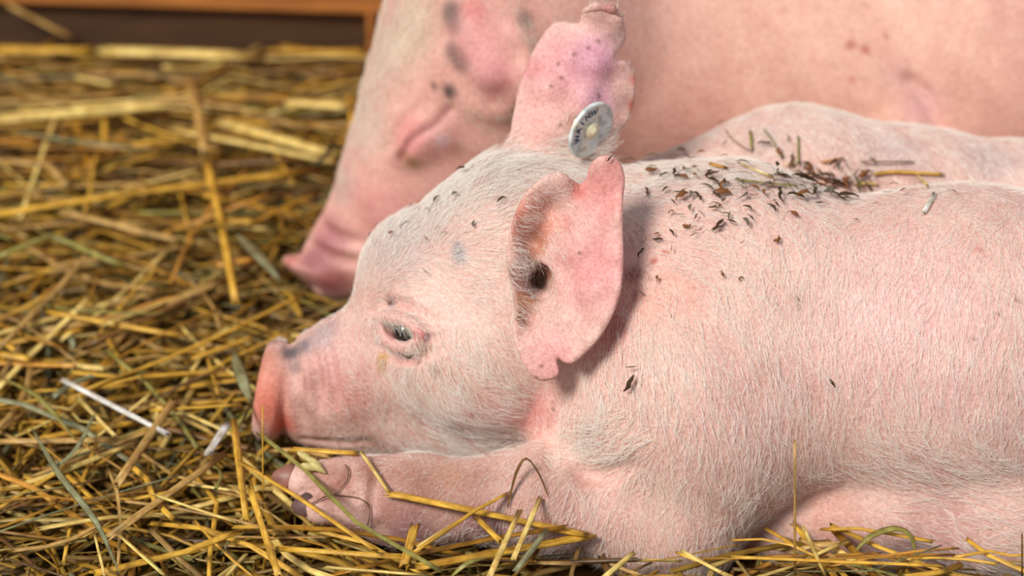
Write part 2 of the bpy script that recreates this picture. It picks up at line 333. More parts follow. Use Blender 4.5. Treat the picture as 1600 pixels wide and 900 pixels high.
G += stroke([(604, 232), (624, 196), (660, 166)], .0013, .008, .0, True, True, GB2)
G += stroke([(500, 352), (530, 372), (565, 380)], .0024, .006, .0, True, True, GB2)
G += stroke([(480, 380), (520, 404), (560, 412)], .0032, .006, .0, True, True, GB2)
G += stroke([(1415, 120), (1448, 155), (1474, 212)], .0044, .006, .0, True, True, GB2)
h = .005 if QUICK else .0028
V, Q = surface(G, (pt(430, 0, .25)[0] - .02, .12, 0), (pt(2240, 0, .48)[0], .72, .52), h)
back_me = mesh_np('piglet', V, Q); back = link('piglet', back_me, SKIN)
tag(back, 'pink piglet asleep behind, eye shut, snout drooping to the straw, grey patches on its brow', 'pig', 'piglets resting on the straw')
V2, Q2 = V, Q; lap('mesh')
print('verts', len(V1), len(V2))
# ------------------------------------------------------------------ skin colours (pigment, dirt and some shade painted into the skin)
def paint(V, prims, base, zones, t0=1.0):
    C = np.tile(np.array(lin(base)), (len(V), 1)); px, py = [z[0] for z in zones], [z[1] for z in zones]; P = trace(prims, px, py, t0); od = np.argsort(V[:, 0]); xs = V[od, 0]
    for (x, y, r, col, st), p in zip(zones, P):
        R = r * MPP * ((p - CAMP) @ FWD) / DIST; i0, i1 = np.searchsorted(xs, [p[0] - 2 * R, p[0] + 2 * R]); sl = od[i0:i1]; d2 = ((V[sl] - p) ** 2).sum(1); sl = sl[d2 < 4 * R * R]; d2 = d2[d2 < 4 * R * R]; w = st * np.exp(-(d2 / (R * R)) ** 1.5)
        C[sl] += (np.array(lin(col)) - C[sl]) * w[:, None]
    return C
Z1 = [(620, 360, 75, (190, 174, 168), .85), (700, 295, 75, (188, 174, 166), .85), (790, 260, 70, (182, 166, 156), .85), (545, 470, 45, (205, 180, 176), .8), (880, 240, 60, (200, 178, 168), .7),  # greyish forehead skin, darkened further as painted shade on the crown
      (520, 590, 60, (220, 166, 156), .9), (560, 640, 50, (216, 158, 142), .7), (560, 540, 40, (222, 176, 168), .6), (410, 600, 40, (226, 142, 118), .9), (418, 640, 34, (228, 134, 110), .9), (412, 560, 26, (205, 138, 112), .8), (440, 660, 26, (228, 112, 94), .85), (452, 688, 20, (222, 104, 90), .8), (425, 532, 18, (150, 118, 108), .8),
      (456, 552, 18, (82, 82, 92), .9), (474, 540, 17, (104, 102, 112), .8), (462, 575, 12, (120, 100, 100), .7), (478, 600, 16, (160, 112, 98), .45), (472, 630, 18, (150, 100, 86), .5), (484, 645, 14, (150, 104, 90), .4), (500, 590, 15, (176, 128, 116), .4), (580, 690, 20, (150, 108, 88), .5),
      (505, 520, 30, (176, 160, 165), .7), (718, 400, 14, (140, 138, 150), .8), (715, 385, 9, (120, 118, 132), .7), (640, 520, 40, (230, 152, 150), .9), (655, 525, 14, (226, 130, 132), .8), (598, 560, 12, (196, 150, 84), .9), (596, 575, 10, (190, 148, 90), .8),
      (612, 472, 9, (110, 95, 95), .8), (680, 580, 12, (170, 110, 92), .6), (760, 660, 60, (222, 168, 158), .7), (830, 640, 46, (226, 156, 150), .8), (930, 690, 40, (206, 158, 148), .6),
      (930, 420, 75, (238, 172, 168), .95), (945, 300, 50, (238, 165, 158), .95), (860, 560, 50, (234, 170, 165), .9), (818, 340, 40, (216, 140, 118), .9), (822, 400, 26, (170, 108, 76), .95), (822, 470, 24, (158, 100, 68), .95), (845, 380, 20, (186, 122, 90), .8), (815, 500, 14, (150, 95, 66), .9), (850, 350, 26, (226, 150, 125), .8), (850, 420, 22, (196, 126, 98), .8),  # ear skin; the brown zones paint in the shade of its hollow
      (905, 300, 14, (222, 112, 98), .75), (885, 350, 14, (226, 130, 120), .5), (838, 442, 13, (84, 52, 38), .9), (842, 425, 10, (140, 80, 50), .9), (960, 260, 18, (216, 140, 134), .7),
      (990, 430, 17, (150, 78, 76), .8), (1000, 460, 14, (140, 70, 72), .7), (1040, 394, 7, (205, 96, 72), .7), (1022, 408, 6, (190, 80, 60), .75), (1030, 440, 5, (205, 96, 72), .7), (960, 520, 30, (214, 140, 138), .7), (1050, 470, 60, (240, 186, 166), .7), (1000, 300, 30, (190, 158, 155), .6),
      (1490, 528, 6, (190, 70, 64), .8), (1515, 530, 7, (190, 80, 74), .7), (1530, 390, 7, (205, 96, 70), .8), (1245, 468, 9, (176, 128, 100), .8), (1246, 480, 7, (176, 128, 100), .7), (1300, 600, 10, (196, 140, 124), .5), (1420, 715, 10, (150, 98, 70), .6), (1438, 718, 8, (140, 88, 60), .6),
      (1060, 270, 45, (176, 156, 146), .7), (1150, 280, 45, (186, 160, 150), .7), (1250, 292, 45, (172, 146, 132), .7), (1350, 290, 40, (182, 156, 146), .6), (1450, 285, 40, (186, 162, 156), .5), (1200, 220, 50, (206, 180, 174), .6), (1400, 235, 50, (200, 180, 178), .6), (1550, 250, 50, (200, 182, 182), .6),
      (1400, 500, 150, (238, 196, 192), .6), (1500, 640, 150, (238, 196, 188), .6), (1200, 650, 110, (234, 188, 178), .6), (1300, 820, 50, (230, 178, 160), .7), (1480, 820, 90, (220, 174, 168), .6),
      (640, 760, 60, (166, 118, 98), .9), (740, 770, 60, (172, 126, 108), .85), (840, 790, 70, (190, 142, 126), .75), (520, 755, 40, (176, 122, 102), .9), (580, 730, 30, (164, 116, 94), .7), (930, 810, 70, (218, 170, 158), .6), (700, 740, 26, (190, 140, 108), .5), (640, 830, 40, (160, 118, 118), .85), (760, 835, 50, (166, 122, 124), .8), (600, 800, 30, (176, 128, 116), .7), (430, 745, 16, (196, 110, 100), .7),  # foreleg skin; purple underside zones are its shadow painted into the colour
      (880, 110, 70, (236, 170, 172), .9), (840, 180, 50, (238, 182, 172), .9), (930, 90, 40, (222, 166, 184), .9), (935, 160, 30, (216, 166, 188), .8), (950, 15, 18, (196, 128, 122), .8), (992, 125, 11, (214, 116, 96), .7), (988, 165, 11, (206, 104, 84), .8), (978, 195, 11, (196, 92, 72), .8), (900, 190, 14, (176, 104, 78), .7), (830, 110, 20, (214, 132, 132), .6)]
Z1 += [(x, y, 3.6, (112, 70, 54), .75) for x, y in ((872, 100), (877, 122), (861, 135), (897, 85), (935, 65), (920, 75), (875, 195), (936, 150), (838, 590), (846, 572), (905, 395), (1523, 530), (1560, 490), (1578, 620), (1590, 470), (1410, 90), (800, 668), (790, 690), (806, 700), (785, 702), (865, 640))]
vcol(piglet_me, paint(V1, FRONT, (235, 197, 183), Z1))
Z2 = [(600, 90, 60, (222, 206, 184), .8), (570, 190, 60, (222, 202, 184), .8), (640, 40, 60, (222, 206, 180), .8), (535, 290, 34, (212, 186, 176), .8), (706, 20, 22, (92, 84, 78), .9), (712, 42, 17, (92, 84, 78), .85), (708, 80, 18, (96, 86, 78), .9), (722, 98, 18, (96, 86, 78), .9), (702, 143, 13, (88, 78, 76), .95), (678, 134, 6, (90, 78, 76), .8),
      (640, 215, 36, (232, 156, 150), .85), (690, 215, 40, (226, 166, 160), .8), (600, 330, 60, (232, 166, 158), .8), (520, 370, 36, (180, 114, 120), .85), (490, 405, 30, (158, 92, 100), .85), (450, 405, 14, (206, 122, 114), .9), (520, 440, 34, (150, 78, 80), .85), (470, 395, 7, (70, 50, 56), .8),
      (630, 240, 10, (160, 112, 60), .8), (645, 255, 12, (170, 132, 80), .8), (715, 235, 14, (176, 136, 100), .5), (750, 60, 50, (236, 170, 166), .8), (770, 120, 40, (230, 164, 166), .8), (740, 10, 24, (232, 140, 138), .6), (790, 130, 14, (190, 120, 110), .6), (820, 30, 16, (150, 138, 122), .8), (690, 220, 12, (225, 215, 215), .6),
      (1300, 80, 300, (250, 208, 186), .85), (1440, 165, 36, (230, 186, 196), .5), (1400, 120, 30, (238, 194, 190), .4), (1330, 70, 8, (200, 110, 104), .8), (1352, 78, 8, (190, 96, 92), .8), (1332, 125, 6, (214, 120, 116), .7), (1225, 15, 6, (180, 120, 80), .6), (1384, 57, 5, (170, 104, 80), .7), (1150, 40, 120, (248, 200, 178), .6)]
Z2 += [(x, y, 6, (150, 92, 96), .42) for x, y in catmull([(622, 246), (645, 214), (680, 192), (706, 163)], 9, False)]
vcol(back_me, paint(V2, G, (238, 186, 170), Z2, 1.3))

lap('paint')
# ------------------------------------------------------------------ bristles
def bristles(name, me, parent, prims, anchors, n_try, material, rad, t0=1.0, segs=5, seed=3, skip=(), label=None):
    rg = np.random.default_rng(seed); nv = len(me.vertices); V = np.empty(nv * 3, np.float32); me.vertices.foreach_get('co', V); V = V.reshape(-1, 3).astype(float)
    N = np.empty(nv * 3, np.float32); me.vertices.foreach_get('normal', N); N = N.reshape(-1, 3).astype(float)
    f = np.empty(len(me.polygons) * 4, np.int32); me.loops.foreach_get('vertex_index', f); f = f.reshape(-1, 4)
    a, b, c, d = V[f[:, 0]], V[f[:, 1]], V[f[:, 2]], V[f[:, 3]]; ar = np.linalg.norm(np.cross(c - a, d - b), axis=1); cum = np.cumsum(ar)
    fi = np.searchsorted(cum, rg.random(n_try) * cum[-1]); fi = np.minimum(fi, len(f) - 1); u, v = rg.random((2, n_try, 1))
    bl = lambda A: (A[f[fi, 0]] * (1 - u) + A[f[fi, 1]] * u) * (1 - v) + (A[f[fi, 3]] * (1 - u) + A[f[fi, 2]] * u) * v
    P = bl(V); ok = P[:, 0] < .46; fi = fi[ok]; u = u[ok]; v = v[ok]; n_try = len(fi); P = P[ok]; Nn = bl(N); Nn /= np.linalg.norm(Nn, axis=1)[:, None]
    AP = trace(prims, [q[0] for q in anchors], [q[1] for q in anchors], t0); AD = np.array([q[2] * RT - q[3] * UP for q in anchors]); AD /= np.linalg.norm(AD, axis=1)[:, None]
    AL = np.array([q[4] for q in anchors]) * .001; AW = np.array([q[5] * (.46 if q[0] > 1010 and q[1] > 310 else 1) for q in anchors])
    W = 1 / (((P[:, None] - AP[None]) ** 2).sum(2) ** 1.7 + 1e-8); W /= W.sum(1)[:, None]; den = W @ AW
    keep = (rg.random(n_try) < den) & (Nn[:, 2] > -0.75)
    for (x, y, r) in skip:
        p = trace(prims, x, y, t0)[0]; keep &= ((P - p) ** 2).sum(1) > (r * MPP) ** 2
    P, Nn, W = P[keep], Nn[keep], W[keep]; n = len(P); D = W @ AD; L = (W @ AL) * rg.uniform(.45, 1.25, n)
    # neighbours lean the same way: a soft wave field plus single jitter
    wv = np.stack([np.sin(P @ np.array(k) + ph) for k, ph in (((210, 90, 160), 0), ((-120, 230, 190), 1), ((160, -140, 240), 2))], 1)
    D = D + .22 * wv + rg.normal(0, .26, (n, 3)); D -= Nn * (D * Nn).sum(1)[:, None]; D /= np.linalg.norm(D, axis=1)[:, None] + 1e-9
    lift = rg.uniform(.18, .62, n)[:, None]; curl = rg.normal(0, .35, (n, 1)); side = np.cross(Nn, D); pts = np.empty((n, segs, 3)); q = P - Nn * .0004; pts[:, 0] = q
    for i in range(1, segs):
        t = i / (segs - 1); dr = D + Nn * lift * (1 - 1.35 * t) + side * curl * (t - .4); dr /= np.linalg.norm(dr, axis=1)[:, None]; q = q + dr * (L / (segs - 1))[:, None]; pts[:, i] = q
    hc = bpy.data.hair_curves.new(name); hc.add_curves([segs] * n); hc.attributes['position'].data.foreach_set('vector', pts.astype(np.float32).ravel())
    R = (rad * rg.uniform(.6, 1.2, (n, 1)) * np.linspace(1.0, .35, segs)[None]).astype(np.float32); ra = hc.attributes.get('radius') or hc.attributes.new('radius', 'FLOAT', 'POINT'); ra.data.foreach_set('value', R.ravel())
    hc.materials.append(material); o = bpy.data.objects.new(name, hc); COL.objects.link(o); o.parent = parent; tag(o, label, kind='stuff'); print(name, n); return o
A1 = [(430, 600, .6, .1, 3, .02), (490, 590, .7, .2, 5, .22), (450, 660, .5, .5, 3, .03), (540, 590, .6, .5, 8, .4), (560, 660, .4, .9, 10, .45), (530, 485, .5, -.8, 8, .9), (580, 420, .5, -.8, 11, 1), (620, 370, .65, -.7, 14, 1), (700, 300, .8, -.5, 18, 1), (680, 360, .75, -.55, 15, 1), (780, 262, 1, -.1, 20, 1), (760, 330, .85, -.3, 17, .9), (880, 245, 1, .1, 21, 1), (740, 420, .8, .2, 14, .9),
      (680, 450, .75, .45, 13, .9), (590, 540, -.1, 1, 9, .6), (640, 590, .1, 1, 14, 1), (720, 540, .5, .85, 15, 1), (600, 650, .25, .95, 14, .9), (690, 620, .5, .9, 16, 1), (680, 690, .8, .5, 18, 1), (770, 690, .85, .45, 18, .8), (790, 620, .8, .55, 16, .85), (845, 680, .6, .7, 12, .3), (860, 625, .5, .7, 10, .35),
      (900, 690, -.85, .5, 26, .55), (950, 660, -.9, .35, 30, .5), (1000, 690, -.75, .65, 28, .5), (930, 720, -.95, .2, 26, .7), (930, 600, .5, .8, 20, .55), (1030, 600, .15, 1, 24, .7), (1000, 520, .5, .85, 24, .6), (1020, 400, .6, .75, 20, .5), (1080, 340, .8, .6, 18, .7), (1000, 290, 1, .25, 19, .9), (1100, 290, 1, .2, 16, .7), (1180, 330, .2, 1, 20, .8),
      (1120, 450, .45, .9, 24, .6), (1220, 420, .05, 1, 27, .65), (1300, 380, -.05, 1, 24, .75), (1400, 350, .0, 1, 20, .8), (1550, 330, -.2, 1, 16, .9), (1200, 560, .2, 1, 24, .7), (1320, 520, .0, 1, 24, .7), (1450, 480, -.1, 1, 22, .7), (1570, 500, -.1, 1, 22, .7), (1300, 640, .1, 1, 22, .75), (1450, 620, .1, 1, 22, .75), (1560, 640, .1, 1, 20, .75), (1150, 680, .25, 1, 22, .8), (1060, 720, .05, 1, 18, .8), (1250, 720, .35, .9, 20, .8),
      (1380, 715, .75, .65, 22, .9), (1500, 740, .9, .4, 22, .9), (1420, 780, 1, .2, 20, .7), (1550, 800, 1, .25, 20, .8), (1300, 790, .7, .5, 12, .3), (1030, 820, .1, 1, 16, .7), (930, 790, -.3, .95, 12, .6), (830, 760, -.4, .9, 9, .45), (720, 750, -.5, .8, 7, .3), (640, 780, -.6, .7, 6, .15), (520, 760, -.8, .4, 4, .12), (460, 750, -.8, .4, 3, .05),
      (1250, 200, .3, .9, 9, 1), (1150, 230, .8, .5, 9, .8), (1350, 220, .2, .9, 9, 1), (1500, 245, .1, 1, 9, 1), (1300, 280, .3, .8, 9, .5), (1450, 280, .4, .8, 9, .5),
      (930, 400, .1, 1, 2, .25), (940, 300, .1, 1, 2, .25), (950, 480, .1, 1, 2, .2), (870, 540, .1, 1, 2, .15), (850, 580, .1, 1, 2, .12), (925, 530, .1, 1, 2, .15), (965, 400, .1, 1, 2, .3), (812, 340, .9, .25, 11, .7), (806, 420, .95, .3, 12, .8), (812, 490, .9, .4, 11, .7), (850, 300, .7, .6, 8, .5), (790, 470, .6, .6, 12, .8),
      (870, 100, .3, -1, 3, .15), (920, 60, .3, -1, 3, .15), (850, 180, .3, -1, 4, .2), (960, 150, .3, -1, 3, .15)]
bristles('bristle_coat', piglet_me, piglet, FRONT, A1, 40000 if QUICK else 215000, HAIR, .000115, skip=((632, 519, 30), (425, 600, 60), (858, 588, 22), (890, 562, 22)), label='coat of fine white bristles')
A2 = [(600, 60, .4, -.9, 16, 1), (570, 180, .2, -1, 15, 1), (535, 280, .2, -1, 10, .8), (650, 20, .4, -.9, 18, 1), (500, 370, .2, -.8, 5, .2), (600, 330, .5, .5, 6, .25), (640, 215, .3, .7, 6, .25), (690, 260, .6, .6, 9, .3), (720, 60, .5, -.5, 8, .3), (770, 80, .4, .5, 5, .2), (740, 200, .6, .7, 14, .7), (790, 200, .5, .8, 16, .8), (820, 40, .2, 1, 12, .9),
      (1050, 60, .6, .7, 10, .25), (1200, 100, .7, .6, 10, .25), (1400, 80, .8, .5, 10, .25), (1550, 150, .8, .5, 10, .25), (500, 430, 0, 1, 2, .02)]
bristles('bristle_coat', back_me, back, G, A2, 20000 if QUICK else 85000, HAIRB, .00016, 1.3, seed=5, label='coat of soft pale bristles')

lap('hair')
# ------------------------------------------------------------------ eye, lashes, hooves, ear tag
def uvball(n=24, m=14):
    th = np.linspace(0, math.pi, m + 1); V = [(math.sin(t) * math.cos(p), math.sin(t) * math.sin(p), math.cos(t)) for t in th[1:-1] for p in np.linspace(0, 2 * math.pi, n, endpoint=False)]
    V = [(0, 0, 1)] + V + [(0, 0, -1)]; T = []
    for i in range(n): T.append((0, 1 + i, 1 + (i + 1) % n))
    for r in range(m - 2):
        for i in range(n):
            a = 1 + r * n + i; b = 1 + r * n + (i + 1) % n; T += [(a, a + n, b), (b, a + n, b + n)]
    k = len(V) - 1
    for i in range(n): T.append((k, 1 + (m - 2) * n + (i + 1) % n, 1 + (m - 2) * n + i))
    return np.array(V), np.array(T)
BV, BT = uvball()
EYEM, _nt, _b = mat('dark_wet_eye'); _b.inputs['Base Color'].default_value = lin((24, 18, 20)) + (1,); _b.inputs['Roughness'].default_value = 0.08; _b.inputs['Coat Weight'].default_value = 0.6
eb = link('eyeball', mesh_np('eyeball', BV * .0088 + EYEC, BT), EYEM, piglet); tag(eb, 'dark wet eye showing through half-closed lids')
LASH = hair_mat('lash', lin((214, 204, 176)), lin((236, 228, 206)))
def lashes():
    n = 20; q = catmull([(602, 501), (614, 503), (636, 511), (656, 522)], 12, False); idx = np.linspace(0, len(q) - 1, n).astype(int); Pp = on(q[idx, 0], q[idx, 1], .0008, FRONT); pts = np.empty((n, 6, 3))
    for i in range(n):
        t = i / (n - 1); L = .0068 * (0.75 + .5 * math.sin(math.pi * t)) * random.uniform(.8, 1.2); dv = RT * (.10 + .40 * t + random.gauss(0, .1)) - UP * .9; p = Pp[i].copy(); pts[i, 0] = p
        for j in range(1, 6):
            s = j / 5; p = p + (dv + (-FWD) * (.55 - .75 * s)) * L / 5; pts[i, j] = p
    hc = bpy.data.hair_curves.new('eyelash'); hc.add_curves([6] * n); hc.attributes['position'].data.foreach_set('vector', pts.astype(np.float32).ravel())
    ra = hc.attributes.get('radius') or hc.attributes.new('radius', 'FLOAT', 'POINT'); ra.data.foreach_set('value', np.tile(np.linspace(.00016, .00006, 6), n).astype(np.float32))
    hc.materials.append(LASH); o = bpy.data.objects.new('eyelashes', hc); COL.objects.link(o); o.parent = piglet; tag(o, 'pale eyelashes drooping over the eye', kind='stuff')
lashes()
def ear_tuft():
    n = 46; pts = np.empty((n, 6, 3)); R0 = on(np.array([random.gauss(842, 7) for _ in range(n)]), np.array([random.gauss(428, 9) for _ in range(n)]), 0, FRONT)
    for i in range(n):
        p = R0[i].copy(); pts[i, 0] = p; L = random.uniform(.010, .019); dv = RT * random.gauss(-.25, .18) - UP * 1.0
        for j in range(1, 6): p = p + (dv - FWD * (.5 - .9 * j / 5)) * L / 5; pts[i, j] = p
    hc = bpy.data.hair_curves.new('ear_tuft'); hc.add_curves([6] * n); hc.attributes['position'].data.foreach_set('vector', pts.astype(np.float32).ravel())
    ra = hc.attributes.get('radius') or hc.attributes.new('radius', 'FLOAT', 'POINT'); ra.data.foreach_set('value', np.tile(np.linspace(.00022, .00006, 6), n).astype(np.float32))
    hc.materials.append(hair_mat('dark_ear_hair', lin((58, 40, 28)), lin((120, 92, 62)))); o = bpy.data.objects.new('ear_tuft', hc); COL.objects.link(o); o.parent = piglet; tag(o, 'tuft of dark hair in the ear opening', kind='stuff')
ear_tuft()
HORN = plain('hoof_horn', lin((150, 100, 86)), .45, .4, .3, 90); HORND = plain('hoof_horn_dark', lin((104, 78, 74)), .5, .4, .3, 90)
def claw(p0, p1, r0, name, m):
    a = frame(p1 - p0, UP); L = np.linalg.norm(p1 - p0); B = BV.copy(); t = (B[:, 0] + 1) / 2; w = np.where(t > .5, 1 - .45 * (t - .5) * 2, 1); Vq = np.stack([(t - .15) * L, B[:, 1] * r0 * w, B[:, 2] * r0 * .8 * w], 1)
    Vq[:, 1] = np.maximum(Vq[:, 1], -r0 * .62)
    return link(name, mesh_np(name, Vq @ a.T + p0, BT), m, piglet)
claw(pt(466, 751, -.05), pt(418, 740, -.052), .0095, 'hoof', HORN); claw(pt(492, 792, -.065), pt(448, 790, -.067), .009, 'hoof', HORND); claw(pt(598, 828, -.062), pt(566, 836, -.064), .007, 'dewclaw', HORND)
# ear tag
def make_tag():
    maj = (RT * .555 + UP * .832); perp = (RT * .832 - UP * .555); nrm = -FWD * math.cos(math.radians(56)) + perp * math.sin(math.radians(56)); nrm /= np.linalg.norm(nrm); sec = np.cross(nrm, maj)
    c = trace(FRONT, 924, 190)[0]; tt = (c - CAMP) @ FWD; d0 = ray(923, 203); C = CAMP + d0 * (tt - .0135); R = .0194
    M = Matrix(((maj[0], sec[0], nrm[0], C[0]), (maj[1], sec[1], nrm[1], C[1]), (maj[2], sec[2], nrm[2], C[2]), (0, 0, 0, 1)))
    m, nt, b = mat('tag_plastic'); co = nd(nt, 'ShaderNodeTexCoord').outputs['Object']; n = noise(nt, 170, 3, .6, co); f = ramp(nt, n.outputs[0], [(.48, (0, 0, 0)), (.64, (1, 1, 1))])
    n2 = noise(nt, 60, 2, .5, co); bc = ramp(nt, n2.outputs[0], [(.35, lin((238, 234, 214))), (.65, lin((222, 232, 236)))]); cc = mixc(nt, mixf(nt, f, .6), bc, lin((132, 132, 118)))
    nt.links.new(cc, b.inputs['Base Color']); b.inputs['Roughness'].default_value = .35
    prof = [(0, -.0018), (R * .93, -.0018), (R, -.0008), (R, .0010), (R * .94, .0018), (R * .88, .0012), (R * .45, .0010), (0, .0010)]
    def lathe(pr, n=48):
        Vv = [(r * math.cos(t), r * math.sin(t), z) for r, z in pr for t in np.linspace(0, 2 * math.pi, n, endpoint=False)]; T = [(i * n + j, i * n + (j + 1) % n, (i + 1) * n + (j + 1) % n, (i + 1) * n + j) for i in range(len(pr) - 1) for j in range(n)]
        return np.array(Vv), np.array(T)
    Vv, T = lathe(prof); disc = link('ear_tag', mesh_np('ear_tag', Vv, T), m, piglet); disc.matrix_world = M; tag(disc, 'round white plastic ear tag, dirty, with worn lettering')
    sm = plain('tag_stud', lin((236, 226, 190)), .35, .4, .12, 200); Vv, T = lathe([(.0055, .0005), (.0055, .0022), (.0047, .0030), (.0030, .0032), (.0028, .0040), (0, .0044)], 24); st = link('stud', mesh_np('stud', Vv, T), sm, disc)
    Vv, T = lathe([(.0018, -.014), (.0018, -.001)], 16); link('pin', mesh_np('pin', Vv, T), sm, disc)
    ink = plain('tag_ink', lin((58, 84, 108)), .6, .2, .2, 300)
    for i, ch in enumerate('WAINW'):
        cu = bpy.data.curves.new('letter', 'FONT'); cu.body = ch; cu.size = .0062; cu.align_x = 'CENTER'; cu.align_y = 'CENTER'; cu.extrude = .0001; cu.offset = .00012; o = bpy.data.objects.new('tmp', cu); COL.objects.link(o)
        dg = bpy.context.evaluated_depsgraph_get(); me = bpy.data.meshes.new_from_object(o.evaluated_get(dg)); bpy.data.objects.remove(o); me.name = 'letter'; me.materials.clear()
        a = math.radians(-50 + 24 * i); me.transform(Matrix.Rotation(-a, 4, 'Z') @ Matrix.Translation((0, .0130, .0013)))
        me.transform(Matrix.Rotation(math.radians(0), 4, 'Z')); link('letter', me, ink, disc)
make_tag()

# ------------------------------------------------------------------ the barn: floor, boards
def box(name, lo, hi, m, parent=None, bev=.003, seed=0):
    import bmesh
    bm = bmesh.new(); bmesh.ops.create_cube(bm, size=1); lo = Vector(lo); hi = Vector(hi)
    for v in bm.verts: v.co = Vector(((lo[i] + hi[i]) / 2 + v.co[i] * (hi[i] - lo[i]) for i in range(3)))
    bmesh.ops.bevel(bm, geom=bm.edges[:], offset=bev, segments=2, affect='EDGES'); me = bpy.data.meshes.new(name); bm.to_mesh(me); bm.free(); return link(name, me, m, parent)
def wood(name, c1, c2):
    m, nt, b = mat(name); co = nd(nt, 'ShaderNodeTexCoord').outputs['Object']; mp = nd(nt, 'ShaderNodeMapping'); mp.inputs['Scale'].default_value = (1.2, 8, 16); nt.links.new(co, mp.inputs[0])
    n = noise(nt, 5, 6, .65, mp.outputs[0], 1.2); cc = ramp(nt, n.outputs[0], [(.3, lin(c1)), (.7, lin(c2))]); nt.links.new(cc, b.inputs['Base Color']); b.inputs['Roughness'].default_value = .7
    bp = nd(nt, 'ShaderNodeBump'); bp.inputs['Strength'].default_value = .4; bp.inputs['Distance'].default_value = .003; nt.links.new(n.outputs[0], bp.inputs['Height']); nt.links.new(bp.outputs[0], b.inputs['Normal']); return m
EARTH = plain('dark_bedding', lin((96, 62, 28)), .9, .1, .5, 25)
fl = link('floor', mesh_np('floor', [(-1.3, -.9, 0), (1.4, -.9, 0), (1.4, .80, 0), (-1.3, .80, 0), (-1.3, -.9, -.05), (1.4, -.9, -.05), (1.4, .80, -.05), (-1.3, .80, -.05)], [(0, 1, 2, 3), (7, 6, 5, 4), (0, 4, 5, 1), (1, 5, 6, 2), (2, 6, 7, 3), (3, 7, 4, 0)], False), EARTH)
tag(fl, 'dark trodden earth under the straw', kind='structure')
WY = .665
wall = bpy.data.objects.new('wall_back', None); COL.objects.link(wall); tag(wall, 'wooden boarded wall of the pen', kind='structure')
DARK = wood('dark_board', (54, 34, 16), (96, 62, 30)); ORANGE = wood('warm_board', (140, 82, 32), (214, 138, 62))
z0 = pt(280, 16, WY)[2]
for i, (za, zb, m, y, tilt) in enumerate([(-.02, z0 + .004, DARK, WY + .012, 0), (z0, z0 + .15, ORANGE, WY, .035), (z0 + .165, z0 + .31, ORANGE, WY, .0), (z0 + .322, z0 + .47, ORANGE, WY + .004, 0)]):
    b = box('plank', (-.75, -.0, za - (z0 if i else 0)), (1.2, .03, zb - (z0 if i else 0)), m, wall); b.location = (pt(280, 16, WY)[0], y, z0 if i else 0); b.rotation_euler[1] = tilt
bt = box('batten', (-.004, -.006, -.02), (.004, .014, z0 + .002), ORANGE, wall); bt.location = (pt(580, 30, WY)[0], WY, 0)

lap('wall')
